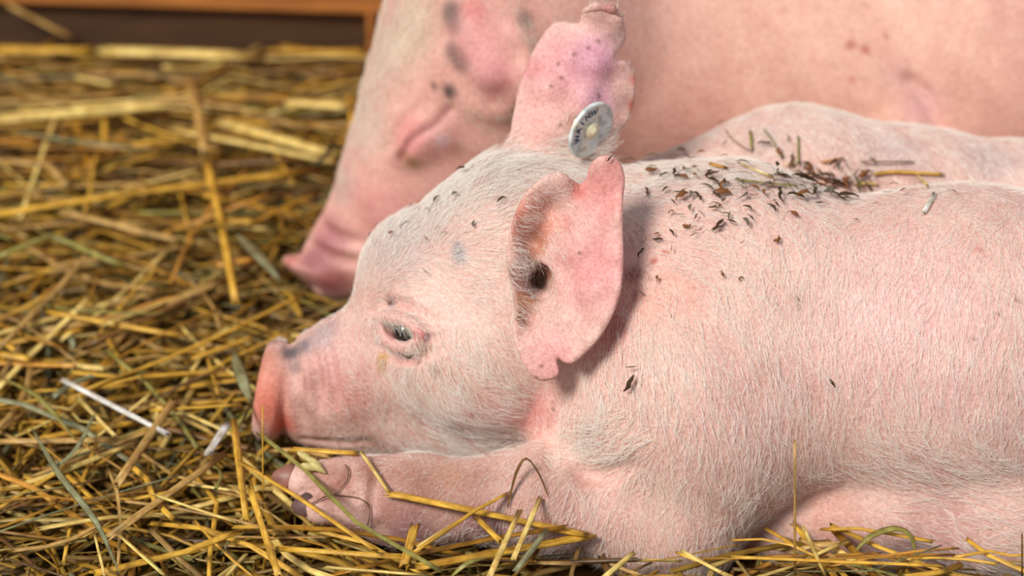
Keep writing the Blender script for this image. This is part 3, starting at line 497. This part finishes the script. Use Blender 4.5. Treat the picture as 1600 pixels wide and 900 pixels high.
# ------------------------------------------------------------------ straw
PAL = {'gold': (228, 180, 70), 'pale': (250, 220, 132), 'beige': (202, 164, 98), 'ochre': (182, 132, 40), 'green': (160, 154, 82), 'brown': (132, 96, 50), 'white': (232, 230, 226), 'grey': (146, 148, 112), 'dark': (64, 50, 34), 'orange': (218, 158, 70)}
XS = np.array([-.5, -.14, .0, .12, .3, .5, .75]); HS = np.array([.012, .030, .036, .042, .058, .074, .088])
def SH(Y): return np.interp(Y, XS, HS)
def bed(px, py, off=0.0):
    d = ray(px, py); lo_, hi_ = .7, 2.6
    for _ in range(40):
        t = (lo_ + hi_) / 2; p = CAMP + d * t
        if p[2] > SH(p[1]) + off: lo_ = t
        else: hi_ = t
    return CAMP + d * lo_
def tube(path, r, flat=.55, sides=6, open_end=True, ragged=0.0, seed=0):
    """a straw stem: hollow cut ends, ragged where it broke; returns vertices, faces and the fibre coordinate"""
    P = np.asarray(path, float); n = len(P); T = np.gradient(P, axis=0); T /= np.linalg.norm(T, axis=1)[:, None] + 1e-12; ref = np.array([0, 0, 1.0]); rg = np.random.default_rng(seed)
    B = np.cross(T, ref); B /= np.linalg.norm(B, axis=1)[:, None] + 1e-9; Nn = np.cross(B, T); tw = rg.uniform(-.6, .6); B, Nn = B * math.cos(tw) + Nn * math.sin(tw), Nn * math.cos(tw) - B * math.sin(tw)
    ang = np.linspace(0, 2 * math.pi, sides, endpoint=False); R = np.atleast_1d(r) * np.ones(n); ca, sa = np.cos(ang), np.sin(ang); L = np.concatenate([[0], np.cumsum(np.linalg.norm(np.diff(P, axis=0), axis=1))]); ph = rg.uniform(0, 50)
    V = (P[:, None] + B[:, None] * (ca * 1.0)[None, :, None] * R[:, None, None] + Nn[:, None] * sa[None, :, None] * (R * flat)[:, None, None])
    if ragged:
        for e, sg in ((0, -1), (n - 1, 1)): V[e] += T[e] * sg * (rg.uniform(-1, 1, sides) * ragged * R[e] * 2)[:, None]
    U = np.stack([np.tile(ca, (n, 1)), np.tile(sa, (n, 1)), np.tile(L[:, None] * 22 + ph, (1, sides))], 2)
    i = np.arange(n - 1)[:, None] * sides; j = np.arange(sides)[None]; k = (j + 1) % sides; Fc = np.stack([i + j, i + k, i + sides + k, i + sides + j], 2).reshape(-1, 4); V = V.reshape(-1, 3); U = U.reshape(-1, 3)
    if open_end:                         # recessed ends
        V = list(V); U = list(U); Fc = list(map(tuple, Fc))
        for e, sg in ((0, 1), (n - 1, -1)):
            q0 = len(V); V += [P[e] + T[e] * sg * R[e] * 1.2 + B[e] * math.cos(a) * R[e] * .6 + Nn[e] * math.sin(a) * R[e] * flat * .6 for a in ang]; c = len(V); V.append(P[e] + T[e] * sg * R[e] * 1.4); U += [U[e * sides]] * (sides + 1)
            for j in range(sides):
                q = (e * sides + j, e * sides + (j + 1) % sides, q0 + (j + 1) % sides, q0 + j); Fc.append(q[::-1] if sg == 1 else q)
            for j in range(0, sides, 2):
                q = (q0 + j, q0 + (j + 1) % sides, q0 + (j + 2) % sides, c); Fc.append(q[::-1] if sg == 1 else q)
        V = np.array(V); U = np.array(U); Fc = np.array(Fc)
    return V, Fc, U
ALLP = FRONT + G
def clear(path, r, lim=.03):
    """lift a straw towards the viewer's side and up until it lies on, not in, the animals"""
    P = np.asarray(path, float)
    for _ in range(40):
        q = np.concatenate([P[:-1] + (P[1:] - P[:-1]) * t for t in (0, .33, .66)] + [P[-1:]])
        if evalsdf(ALLP, q).min() > r * .6: break
        P = P + (-FWD * .8 + np.array([0, 0, .5])) * .002
    return P
def straw_obj(name, path, w, col, flat=.5, sides=8, bendn=0, label=None, cat='straw', group=None, taper=False, avoid=True, var=.10, sub=3):
    r = w / 2; P = np.asarray(path, float)
    if avoid: P = clear(P, r)
    q = []
    for a, b in zip(P[:-1], P[1:]): q += [a + (b - a) * t for t in np.linspace(0, 1, sub, endpoint=False)]
    q.append(P[-1]); q = np.array(q); n = len(q); R = np.full(n, r)
    if taper: R *= np.clip(np.sin(np.linspace(.25, math.pi * .98, n)), .08, 1)
    else: R *= np.random.default_rng(int(abs(q[0, 0] * 1e5)) % 99991).uniform(.9, 1.08, n)
    sd = int(abs(q[0, 1] * 1e5 + q[-1, 0] * 1e4)) % 99991; rg = np.random.default_rng(sd); node = -1
    if not taper and w > .0022 and n >= 6 and rg.random() < .6: node = rg.integers(2, n - 2); R[node] *= 1.22
    c0 = q.mean(0); V, Fc, U = tube(q - c0, R, flat, sides, True, 0 if taper else .7, sd); me = mesh_np(name, V, Fc)
    C = np.array(lin(col))[None] * (1 + rg.normal(0, var, (n, 1)))
    if node > 0: C[node] *= .6
    C = np.repeat(C, sides, 0); C = np.concatenate([C, np.tile(np.array(lin(col)) * .5, (len(V) - len(C), 1))])
    vcol(me, np.clip(C, 0, 1)); fa = me.attributes.new('fiber', 'FLOAT_VECTOR', 'POINT'); fa.data.foreach_set('vector', U.astype(np.float32).ravel()); o = link(name, me, STRAW); o.location = c0; tag(o, label, cat, group); return o
M = lambda px: px * MPP
# the stalks one can single out: (points in pixels, width in pixels, colour, height above bedding, label[, mode])
HERO = [
 ([(97, 593), (262, 678)], 9.5, 'white', .026, 'shiny white straw stalk slanting down left of the front snout'),
 ([(272, 625), (180, 760)], 14, 'beige', .026, 'beige stalk crossing over the shiny white straw'),
 ([(357, 660), (325, 709)], 15, 'white', .028, 'short thick white straw piece just left of the front snout'),
 ([(365, 655), (385, 812)], 13, 'gold', .03, 'golden stalk leaning upright beside the short white piece'),
 ([(410, 635), (411, 792)], 4, 'gold', .03, 'thin upright stem right under the front snout', 'V'),
 ([(240, 773), (372, 817)], 9, 'pale', .03, 'bright pale stalk pointing at the front hoof'),
 ([(185, 835), (257, 899)], 9, 'pale', .032, 'pale cut stalk sloping off the bottom edge at left'),
 ([(-8, 690), (182, 687)], 12, 'beige', .026, 'straight beige stalk entering level from the left edge'),
 ([(-8, 634), (80, 622)], 9, 'gold', .024, 'golden stalk end at the left edge above the level beige one'),
 ([(75, 487), (180, 507), (285, 525)], 15, 'gold', .02, 'broad golden stalk lying in the brown hollow'),
 ([(470, 462), (365, 515), (250, 565), (130, 610)], 12, 'gold', .024, 'long golden stalk running down from the rear snout'),
 ([(-6, 548), (92, 450), (140, 393)], 10, 'beige', .026, 'beige stalk rising steeply at the left edge'),
 ([(380, 730), (470, 785), (590, 868)], 12, 'gold', .03, 'golden stalk laid across the front hoof'),
 ([(410, 692), (480, 748), (560, 830), (690, 905)], 8, 'green', .034, 'long greenish stem laid across the front foreleg'),
 ([(390, 760), (412, 830), (436, 902)], 12, 'gold', .034, 'split golden stalk standing below the front hoof'),
 ([(350, 710), (165, 842)], 15, 'beige', .024, 'thick dull beige stalk below the crossing stalks'),
 ([(147, 832), (164, 902)], 5, 'pale', .032, 'thin pale stem dropping to the bottom edge'),
 ([(372, 830), (290, 862), (145, 897)], 13, 'gold', .026, 'golden stalk sloping to the lower left corner'),
 ([(120, 620), (180, 682)], 7, 'pale', .028, 'thin pale stalk above the level beige one'),
 ([(232, 641), (380, 632)], 7, 'gold', .022, 'thin level stalk reaching to the front snout'),
 ([(100, 570), (168, 576)], 12, 'pale', .022, 'short pale piece above the shiny white straw'),
 ([(-6, 552), (47, 561)], 12, 'gold', .022, 'short golden piece at the left edge'),
 ([(455, 714), (563, 721)], 15, 'gold', .035, 'golden stalk piece level under the front chin'),
 ([(793, 778), (742, 805), (643, 873)], 11, 'gold', .034, 'golden stalk sloping under the bent straw'),
 ([(735, 803), (655, 852)], 8, 'pale', .034, 'pale stalk beside the one under the bent straw'),
 ([(744, 808), (783, 847)], 11, 'gold', .034, 'short stalk leaning under the bent straw'),
 ([(811, 800), (764, 902)], 10, 'pale', .04, 'pale stalk crossing in front of the bent straw'),
 ([(844, 781), (802, 877)], 9, 'pale', .036, 'pale stalk leaning right of the bent straw crossing'),
 ([(855, 828), (806, 892)], 10, 'grey', .04, 'grey green stalk near the tip of the bent straw'),
 ([(648, 821), (630, 888)], 17, 'gold', .034, 'short broad golden stalk standing under the foreleg'),
 ([(434, 857), (645, 871)], 11, 'gold', .03, 'golden stalk level below the front hoof'),
 ([(507, 886), (662, 899)], 11, 'pale', .034, 'pale stalk level at the bottom edge below the hoof'),
 ([(1242, 688), (1242, 900)], 8, 'beige', .03, 'lone stalk standing upright before the armpit of the front piglet', 'V'),
 ([(1257, 827), (1290, 902)], 13, 'pale', .034, 'bright cut stalk leaning beside the lone upright one', 'V'),
 ([(1145, 870), (1300, 877), (1472, 884)], 10, 'gold', .03, 'long golden stalk level along the bottom under the belly'),
 ([(1064, 860), (1140, 902)], 8, 'pale', .03, 'thin pale stalk sloping below the elbow'),
 ([(1480, 892), (1412, 902)], 10, 'gold', .032, 'short golden stalk at the bottom edge below the belly'),
 ([(990, 864), (944, 902)], 9, 'pale', .03, 'pale stalk sloping at the bottom left of the elbow'),
 ([(1597, 836), (1597, 902)], 6, 'brown', .03, 'brown stem upright at the right edge', 'V'),
 ([(115, 67), (162, 27)], 17, 'beige', .03, 'stub of stalk sticking up against the boards', 'V'),
 ([(10, 6), (117, 62)], 15, 'beige', .03, 'stalk slanting down against the dark board', 'V'),
 ([(155, 79), (400, 88)], 23, 'pale', .022, 'broad bright stalk lying along the foot of the boards'),
 ([(-8, 78), (150, 80)], 20, 'gold', .018, 'stalk at the upper left corner along the boards'),
 ([(420, 79), (575, 84)], 14, 'gold', .020, 'stalk along the boards beside the rear head'),
 ([(-8, 186), (170, 172), (340, 155)], 17, 'pale', .024, 'long bright stalk rising gently in the back straw'),
 ([(345, 190), (530, 245)], 17, 'pale', .026, 'bright stalk pointing at the rear jaw, upper of the pair'),
 ([(270, 204), (400, 228), (530, 256)], 17, 'pale', .026, 'bright stalk pointing at the rear jaw, lower of the pair'),
 ([(-8, 335), (200, 302), (490, 266)], 14, 'gold', .026, 'longest golden stalk spanning the back straw'),
 ([(295, 120), (310, 180), (320, 240)], 13, 'beige', .034, 'beige stalk hanging down over the level ones'),
 ([(322, 250), (345, 350), (368, 472)], 12, 'gold', .028, 'golden stalk running down towards the viewer in mid straw'),
 ([(5, 250), (75, 258), (105, 290)], 13, 'beige', .026, 'bent beige stalk at the left edge'),
 ([(-6, 402), (80, 367), (190, 415)], 9, 'green', .028, 'bent pale green stem peaking at left'),
 ([(335, 415), (400, 404)], 10, 'orange', .024, 'short orange stalk before the rear snout'),
 ([(340, 345), (400, 346)], 10, 'gold', .024, 'short level golden stalk left of the rear muzzle'),
 ([(115, 120), (178, 133)], 15, 'pale', .024, 'short whitish piece near the boards'),
 ([(-6, 222), (66, 217)], 15, 'orange', .022, 'orange stalk end at the left edge in the back straw'),
 ([(450, 160), (548, 166)], 15, 'pale', .022, 'pale stalk beside the rear cheek'),
 ([(92, 330), (185, 352), (280, 376)], 12, 'beige', .022, 'beige stalk sloping below the longest golden one'),
 ([(400, 345), (500, 300)], 11, 'ochre', .024, 'ochre stalk leading up to the rear muzzle'),
 ([(300, 560), (395, 527)], 9, 'gold', .02, 'golden stalk slanting in the hollow left of the front nose'),
]
for h_ in HERO:
    pts, w, c, off, lab = h_[:5]
    if len(h_) > 5:
        b = bed(*pts[-1], off * .5); P = [pt(x, y, b[1] + .004 * i) for i, (x, y) in enumerate(pts[:-1])] + [b]
    else: P = [bed(x, y, off) for x, y in pts]
    straw_obj('straw_stalk', P, M(w) * (1 + P[0][1] * .66), PAL[c], label=lab, group='single straw stalks', sub=4)
# the broken straw over the foreleg: one thing with its flattened bends
def over(x, y, off): return on(x, y, off, FRONT)[0]
bs = bpy.data.objects.new('bent_straw', None); COL.objects.link(bs); PB = [(566, 717), (610, 773), (770, 802), (918, 832), (790, 858), (652, 886)]
Pw = [over(566, 717, .003), over(610, 773, .004), over(770, 802, .005), over(918, 832, .005)]; b0 = bed(652, 886, .03); Pw += [Pw[3] * .5 + b0 * .5, b0]; bs.location = Pw[3]
tag(bs, 'long golden straw folded double, lying over the front foreleg', 'straw')
for a, b, w, c in ((0, 1, 10, 'pale'), (1, 3, 20, 'gold'), (3, 5, 20, 'gold')):
    o = straw_obj('stem', clear(Pw[a:b + 1], .004), M(w), PAL[c], label='', cat='', sub=6, flat=.45); o.parent = bs; o.location = o.location - bs.location
# leaf blades
BL = [([(50, 670), (95, 745), (150, 815), (188, 900)], 11, 'grey', .032, 'grey green blade curving down at the lower left'), ([(365, 550), (378, 590), (392, 628)], 20, 'grey', .022, 'broad dull blade standing before the front nose'),
      ([(400, 612), (388, 640), (372, 672)], 6, 'dark', .034, 'dark blade curving from under the front nose'), ([(793, 821), (806, 770), (822, 747), (842, 772), (856, 808)], 8, 'brown', .04, 'brown leaf arching over the foreleg'),
      ([(1338, 860), (1360, 838), (1397, 826), (1424, 838), (1431, 880)], 13, 'green', .036, 'green blade arching up before the belly'), ([(370, 365), (405, 400), (442, 442)], 20, 'grey', .024, 'grey green blade pointing at the rear snout'),
      ([(15, 203), (130, 222), (262, 236)], 18, 'grey', .026, 'grey green blade level in the back straw'), ([(0, 590), (60, 620), (120, 690)], 9, 'green', .024, 'green blade drooping at the left edge'), ([(150, 640), (120, 700), (70, 745)], 8, 'grey', .026, 'thin grey blade below the shiny white straw'),
      ([(480, 262), (512, 240), (530, 200)], 9, 'dark', .03, 'dark blade curling up beside the rear cheek'), ([(700, 905), (730, 880), (760, 872)], 9, 'green', .036, 'green blade at the bottom edge below the bent straw'), ([(1120, 905), (1140, 880), (1162, 872)], 6, 'dark', .034, 'dark blade curling at the bottom below the elbow')]
for pts, w, c, off, lab in BL:
    q = catmull(pts, 3, False)
    if c == 'brown' or (c == 'green' and len(pts) == 5):
        b = bed(*pts[-1], .01); P = [pt(x, y, b[1] + .01 * math.sin(math.pi * i / len(q))) for i, (x, y) in enumerate(q)]
    else: P = [bed(x, y, off + .012 * math.sin(math.pi * i / len(q))) for i, (x, y) in enumerate(q)]
    straw_obj('grass_blade', P, M(w) * (1 + P[0][1] * .66), PAL[c], .14, 6, label=lab, cat='grass blade', group='single grass blades', taper=True, sub=2)
for pts, lab in [([(539, 730), (542, 752), (526, 772), (492, 786)], 'dark thread curling over the toes of the front hoof'), ([(488, 788), (520, 777), (562, 779), (576, 800), (573, 824)], 'dark thread looped across the front pastern')]:
    q = catmull(pts, 4, False); straw_obj('hay_thread', on(q[:, 0], q[:, 1], .002, FRONT), M(2.0), (100, 72, 42), .8, 6, label=lab, cat='hay thread', avoid=False, sub=2, var=.05)
# oat spikelet on the hoof
sp = bpy.data.objects.new('seed_head', None); COL.objects.link(sp); sp.location = over(487, 728, .004); tag(sp, 'pale husky seed head resting above the front hoof', 'seed head')
HUSK = plain('husk', lin((206, 188, 120)), .5, .4, .25, 300)
for i, (x, y, a) in enumerate([(462, 722, .5), (478, 724, .55), (490, 730, .5), (484, 736, .3), (498, 737, .6)]):
    d = RT * math.cos(a) - UP * math.sin(a); fr = frame(d, UP); B = BV.copy(); B[:, 1:] *= (1 - .5 * np.clip(B[:, :1], 0, 1)); Vh = (B * [.0062, .0024, .0022]) @ fr.T + over(x, y, .004) - np.array(sp.location); link('husk', mesh_np('husk', Vh, BT), HUSK, sp)

lap('hero')
def random_straw(n, region, seed, kind):
    """stems laid at random on the bedding, none passing through an animal"""
    rg = np.random.default_rng(seed); out = []; buf = []
    while len(out) < n:
        if region == 'view':
            x = rg.uniform(-20, 620); y = rg.uniform(74, 900)
            if rg.random() < .22: x = rg.uniform(560, 1600); y = rg.uniform(872, 915)
            if x > 400 and 370 < y < 510: continue
            if 60 < x < 470 and 375 < y < 485 and rg.random() < .6: continue
            c = bed(x, y, .0); depth = c[1]
        else: c = np.array([rg.uniform(-.85, .85), rg.uniform(-.40, .655), 0]); c[2] = SH(c[1]); depth = c[1]
        back_ = np.clip((depth - .1) / .4, 0, 1); ang = rg.normal(0, .16 + .75 * (1 - back_)) if rg.random() < .72 else rg.uniform(-1.6, 1.6); L = rg.uniform(.05, .15) * (1 + .5 * back_); tl = rg.normal(0, .10)
        d = np.array([math.cos(ang) * math.cos(tl), math.sin(ang) * math.cos(tl), math.sin(tl)]); z = {'top': rg.uniform(.004, .020), 'mass': rg.uniform(-.028, .005)}[kind]; c = c + [0, 0, z]; ts = np.linspace(-.5, .5, 4)
        P = c + np.outer(ts * L, d); P[:, 2] += SH(P[:, 1]) - SH(c[1]); bow = rg.normal(0, .05) * L; P += np.outer((.25 - ts ** 2) * 4 * bow, (d[1], -d[0], 0)); P[:, 2] += (.25 - ts ** 2) * rg.normal(0, .15) * L
        if P[:, 2].min() < .003 or P[:, 1].max() > .655: continue
        if rg.random() < .25: P[2:] += rg.normal(0, .10, 3) * [1, 1, .4] * L     # kinked
        buf.append(P)
        if len(buf) >= n - len(out):
            A = np.array(buf); q = np.concatenate([A, .5 * (A[:, 1:] + A[:, :-1])], 1); s = evalsdf(ALLP, q.reshape(-1, 3)).reshape(len(A), -1).min(1); out += [o for o, v in zip(buf, s) if v > .003]; buf = []
    return out
NAMES = list(PAL); PR = {'gold': .33, 'pale': .16, 'beige': .15, 'ochre': .16, 'green': .06, 'brown': .05, 'grey': .03, 'orange': .06}; PK = list(PR); PW = np.array(list(PR.values())); PW = PW / PW.sum()
rg = np.random.default_rng(21); NI = 60 if QUICK else 235
LBL = [('along the boards', 'straw stalks along the boards', .42), ('beside the rear snout', 'straw stalks beside the rear snout', .16), ('left of the front snout', 'straw stalks left of the front snout', -.02), ('along the bottom edge', 'straw stalks along the bottom edge', -9)]
CN = {'gold': 'golden', 'pale': 'pale yellow', 'beige': 'beige', 'ochre': 'ochre', 'green': 'greenish', 'brown': 'brown', 'grey': 'grey green', 'orange': 'orange'}
for P in random_straw(NI, 'view', 31, 'top'):
    y = P[:, 1].mean(); lab, grp, _ = next(l for l in LBL if y > l[2]); cn = str(rg.choice(PK, p=PW)); wd = rg.uniform(.0016, .0048) * (1 + .5 * max(0, y)); dv = P[-1] - P[0]; ln = np.linalg.norm(dv); at_ = abs(math.atan2(dv[1], abs(dv[0])))
    pose = 'level' if at_ < .3 else ('slanting' if at_ < 1.0 else 'steep'); size = 'long' if ln > .13 else ('short' if ln < .08 else ('thick' if wd > .0036 else 'thin'))
    xi = proj(P.mean(0)[None])[0][0]; wh = ' near the left edge' if xi < 190 and y > -.02 else ('' if y > -.02 else (' at the lower left' if xi < 400 else (' before the foreleg' if xi < 960 else ' under the belly')))
    straw_obj('straw_stalk', P, wd, PAL[cn], label=f'{size}{" thin" if size in ("long", "short") and wd < .003 else ""} {CN[cn]} straw lying {pose} {lab}{wh}', group=grp, avoid=False, sub=3)
def mass(name, n, seed, kind, wr, label, lr=1.0):
    rg = np.random.default_rng(seed); A = np.array(random_straw(n, 'all', seed, kind)); N, m, S = len(A), A.shape[1], 5
    if lr < 1: mid = A.mean(1, keepdims=True); A = mid + (A - mid) * rg.uniform(lr * .4, lr, (N, 1, 1))
    T = np.gradient(A, axis=1); T /= np.linalg.norm(T, axis=2, keepdims=True) + 1e-12; B = np.stack([T[..., 1], -T[..., 0], np.zeros((N, m))], 2); B /= np.linalg.norm(B, axis=2, keepdims=True) + 1e-9; Nn = np.cross(B, T)
    tw = rg.uniform(-.6, .6, (N, 1, 1)); B, Nn = B * np.cos(tw) + Nn * np.sin(tw), Nn * np.cos(tw) - B * np.sin(tw); an = np.linspace(0, 2 * math.pi, S, endpoint=False); ca = np.cos(an)[None, None, :, None]; sa = np.sin(an)[None, None, :, None]
    R = rg.uniform(*wr, (N, 1, 1, 1)); V = A[:, :, None] + B[:, :, None] * ca * R + Nn[:, :, None] * sa * R * rg.uniform(.3, .7, (N, 1, 1, 1))
    for e in (0, m - 1): V[:, e] += T[:, e, None] * (rg.uniform(-1.6, 1.6, (N, S, 1)) * R[:, 0])
    L = np.concatenate([np.zeros((N, 1)), np.cumsum(np.linalg.norm(np.diff(A, axis=1), axis=2), 1)], 1); U = np.empty((N, m, S, 3)); U[..., 0] = ca[..., 0]; U[..., 1] = sa[..., 0]; U[..., 2] = L[:, :, None] * 22 + rg.uniform(0, 50, (N, 1, 1))
    i = np.arange(m - 1)[:, None] * S; j = np.arange(S)[None]; k = (j + 1) % S; f = np.stack([i + j, i + k, i + S + k, i + S + j], 2).reshape(-1, 4); Fc = (f[None] + (np.arange(N) * m * S)[:, None, None]).reshape(-1, 4)
    cl = np.array([lin(PAL[c]) for c in PK])[rg.choice(len(PK), N, p=PW)] * rg.uniform(.30, .85, (N, 1))  # lower straw tinted darker than the top stalks, painting in shaded gaps
    me = mesh_np(name, V.reshape(-1, 3), Fc); vcol(me, np.repeat(cl, m * S, 0)); fa = me.attributes.new('fiber', 'FLOAT_VECTOR', 'POINT'); fa.data.foreach_set('vector', U.astype(np.float32).ravel()); o = link(name, me, STRAW); tag(o, label, 'straw', kind='stuff'); return o
mass('straw_bedding', 3000 if QUICK else 9500, 41, 'mass', (.0009, .0026), 'deep bedding of matted golden straw covering the pen floor')
mass('straw_chaff', 1500 if QUICK else 6000, 43, 'mass', (.0004, .0012), 'fine broken hay and chaff between the straw stalks', .5)

lap('mass')
# ------------------------------------------------------------------ litter on the front piglet's back
CR = [plain('crumb_dark', lin((74, 54, 36)), .8, .2, .4, 300), plain('crumb_olive', lin((98, 88, 50)), .8, .2, .4, 300), plain('crumb_rust', lin((132, 82, 46)), .8, .2, .4, 300), plain('crumb_grey', lin((110, 100, 86)), .8, .2, .4, 300)]
def crumb(seed):
    rg = np.random.default_rng(seed); n = 6; L = rg.uniform(.7, 1.3); t = np.linspace(-.5, .5, n); cv = rg.choice([rg.uniform(-.5, .5), rg.uniform(-1.3, 1.3)]); P = np.stack([t * L, cv * (t ** 2) * .7 + rg.normal(0, .07, n), .15 + .5 * rg.random() * (.25 - t ** 2) * 4 * .5], 1)
    return tube(P, .15 * np.array([.35, rg.uniform(.5, 1.2), rg.uniform(.8, 1.6), rg.uniform(.5, 1.4), rg.uniform(.4, 1), .25]) * (rg.uniform(.5, 1.2) if seed % 2 else rg.uniform(.18, .4)), rg.uniform(.2, .5), 5, False, .5, seed)[:2]
CM = []
for i in range(16):
    V, Fc = crumb(i); me = mesh_np('leaf_crumb', V, Fc); me.materials.append(CR[[0, 0, 1, 2, 0, 3, 1, 0, 2, 0, 1, 2, 3, 0, 1, 2][i]]); CM.append(me)
rg = np.random.default_rng(77); PX = []
def scatter(n, x, y, sx, sy, ln):
    for _ in range(n): PX.append((rg.normal(x, sx), rg.normal(y, sy), ln * rg.uniform(.6, 1.4)))
scatter(16, 690, 330, 60, 40, 13); scatter(14, 800, 262, 60, 12, 14); scatter(22, 970, 245, 30, 14, 16); scatter(42, 1060, 275, 55, 32, 17); scatter(42, 1150, 300, 45, 34, 18); scatter(36, 1235, 285, 45, 22, 22); scatter(44, 1285, 285, 40, 14, 26); scatter(28, 1080, 350, 55, 32, 15); scatter(8, 1180, 220, 50, 20, 18); scatter(10, 1400, 305, 80, 14, 16); scatter(8, 1000, 400, 20, 30, 14); scatter(5, 1420, 230, 90, 20, 14)
PX += [(x, y, l) for x, y, l in ((1050, 497, 14), (1128, 433, 16), (1157, 438, 12), (990, 600, 30), (992, 575, 16), (640, 548, 14), (612, 470, 12), (1425, 715, 14), (1246, 470, 8), (1300, 597, 12), (1337, 348, 14), (1300, 345, 14), (668, 424, 14))]
PX = [p for p in PX if not (785 < p[0] < 980 and 250 < p[1] < 600) and not (785 < p[0] < 1000 and p[1] < 238)]
hp = trace(FRONT, [p[0] for p in PX], [p[1] for p in PX]); hn = grad(FRONT, hp)
for (x, y, l), p, nn in zip(PX, hp, hn):
    if evalsdf(FRONT, p[None])[0] > .004: continue
    a = rg.uniform(0, 2 * math.pi); t = RT * math.cos(a) + UP * math.sin(a); t = t - nn * (t @ nn); t /= np.linalg.norm(t); s = M(l); b = np.cross(nn, t)
    ci = int(rg.integers(16)); o = bpy.data.objects.new('leaf_crumb', CM[ci]); COL.objects.link(o); q = p + nn * rg.uniform(.0016, .0042)
    o.matrix_world = Matrix(((t[0] * s, b[0] * s, nn[0] * s, q[0]), (t[1] * s, b[1] * s, nn[1] * s, q[1]), (t[2] * s, b[2] * s, nn[2] * s, q[2]), (0, 0, 0, 1)))
    kd = ['dark', 'dark', 'olive', 'rusty', 'dark', 'greyish', 'olive', 'dark', 'rusty', 'dark', 'olive', 'rusty', 'greyish', 'dark', 'olive', 'rusty'][ci]; sz = 'tiny' if l < 13 else ('small' if l < 19 else 'larger')
    if x > 1310: wh, grp = 'on the rear of the front piglet\'s back', 'leaf crumbs on the back'
    elif x > 1190 and y < 330: wh, grp = ('in the hollow of the front piglet\'s back' if y > 262 else 'on the front piglet\'s far shoulder'), 'leaf crumbs on the back'
    elif x > 930 and y < 420: wh, grp = ('on the front piglet\'s nape just behind the tagged ear' if x < 1020 else 'on the crest of the front piglet\'s neck' if y < 285 else 'on the side of the front piglet\'s neck'), 'leaf crumbs on the neck'
    elif x < 930: wh, grp = ('caught in the bristles between the front piglet\'s ears' if y < 285 else 'caught in the front piglet\'s face bristles'), 'leaf crumbs on the face'
    else: wh, grp = 'stuck to the front piglet\'s flank', 'leaf crumbs on the flank'
    lab = f'{sz} {kd} dry leaf crumb {wh}'
    tag(o, lab, 'leaf crumb', grp)
for pts, w, c, lab in [([(1155, 262), (1205, 283)], 8, 'pale', 'pale straw chip on the neck of the front piglet'), ([(1280, 257), (1315, 250)], 8, 'orange', 'orange straw chip in the hollow of the back'), ([(1365, 275), (1400, 272), (1470, 276)], 9, 'gold', 'longest straw bit on the front piglet\'s back'), ([(1430, 275), (1449, 296)], 5, 'pale', 'thin straw sprig by the longest bit on the back'),
     ([(1333, 292), (1350, 289), (1368, 291)], 9, 'pale', 'yellow husk flake on the front piglet\'s back'), ([(1444, 338), (1461, 309)], 8, 'white', 'white straw chip on the near side of the back'), ([(1150, 286), (1195, 292), (1242, 296)], 6, 'green', 'green stem lying along the neck of the front piglet'), ([(1174, 210), (1176, 240)], 5, 'green', 'short green stem standing on the far shoulder'),
     ([(1196, 208), (1208, 224), (1222, 250)], 7, 'grey', 'grey green blade on the far shoulder'), ([(1247, 218), (1247, 262)], 5, 'green', 'olive stem upright above the hollow of the back'), ([(1136, 208), (1146, 222), (1172, 240)], 4, 'brown', 'brown twig on the far shoulder'), ([(1345, 256), (1425, 257)], 6, 'brown', 'brown stem lying above the longest straw bit'), ([(1110, 262), (1136, 269)], 6, 'orange', 'small orange chip on the neck'), ([(1224, 264), (1242, 257)], 5, 'pale', 'tiny pale chip above the hollow of the back')]:
    q = catmull(pts, 3, False) if len(pts) > 2 else np.array(pts, float); P = on(q[:, 0], q[:, 1], .003, FRONT); straw_obj('straw_chip', P, M(w), PAL[c], .4, 6, label=lab, cat='straw chip', group='straw chips on the back', avoid=False, sub=3)

lap('end')
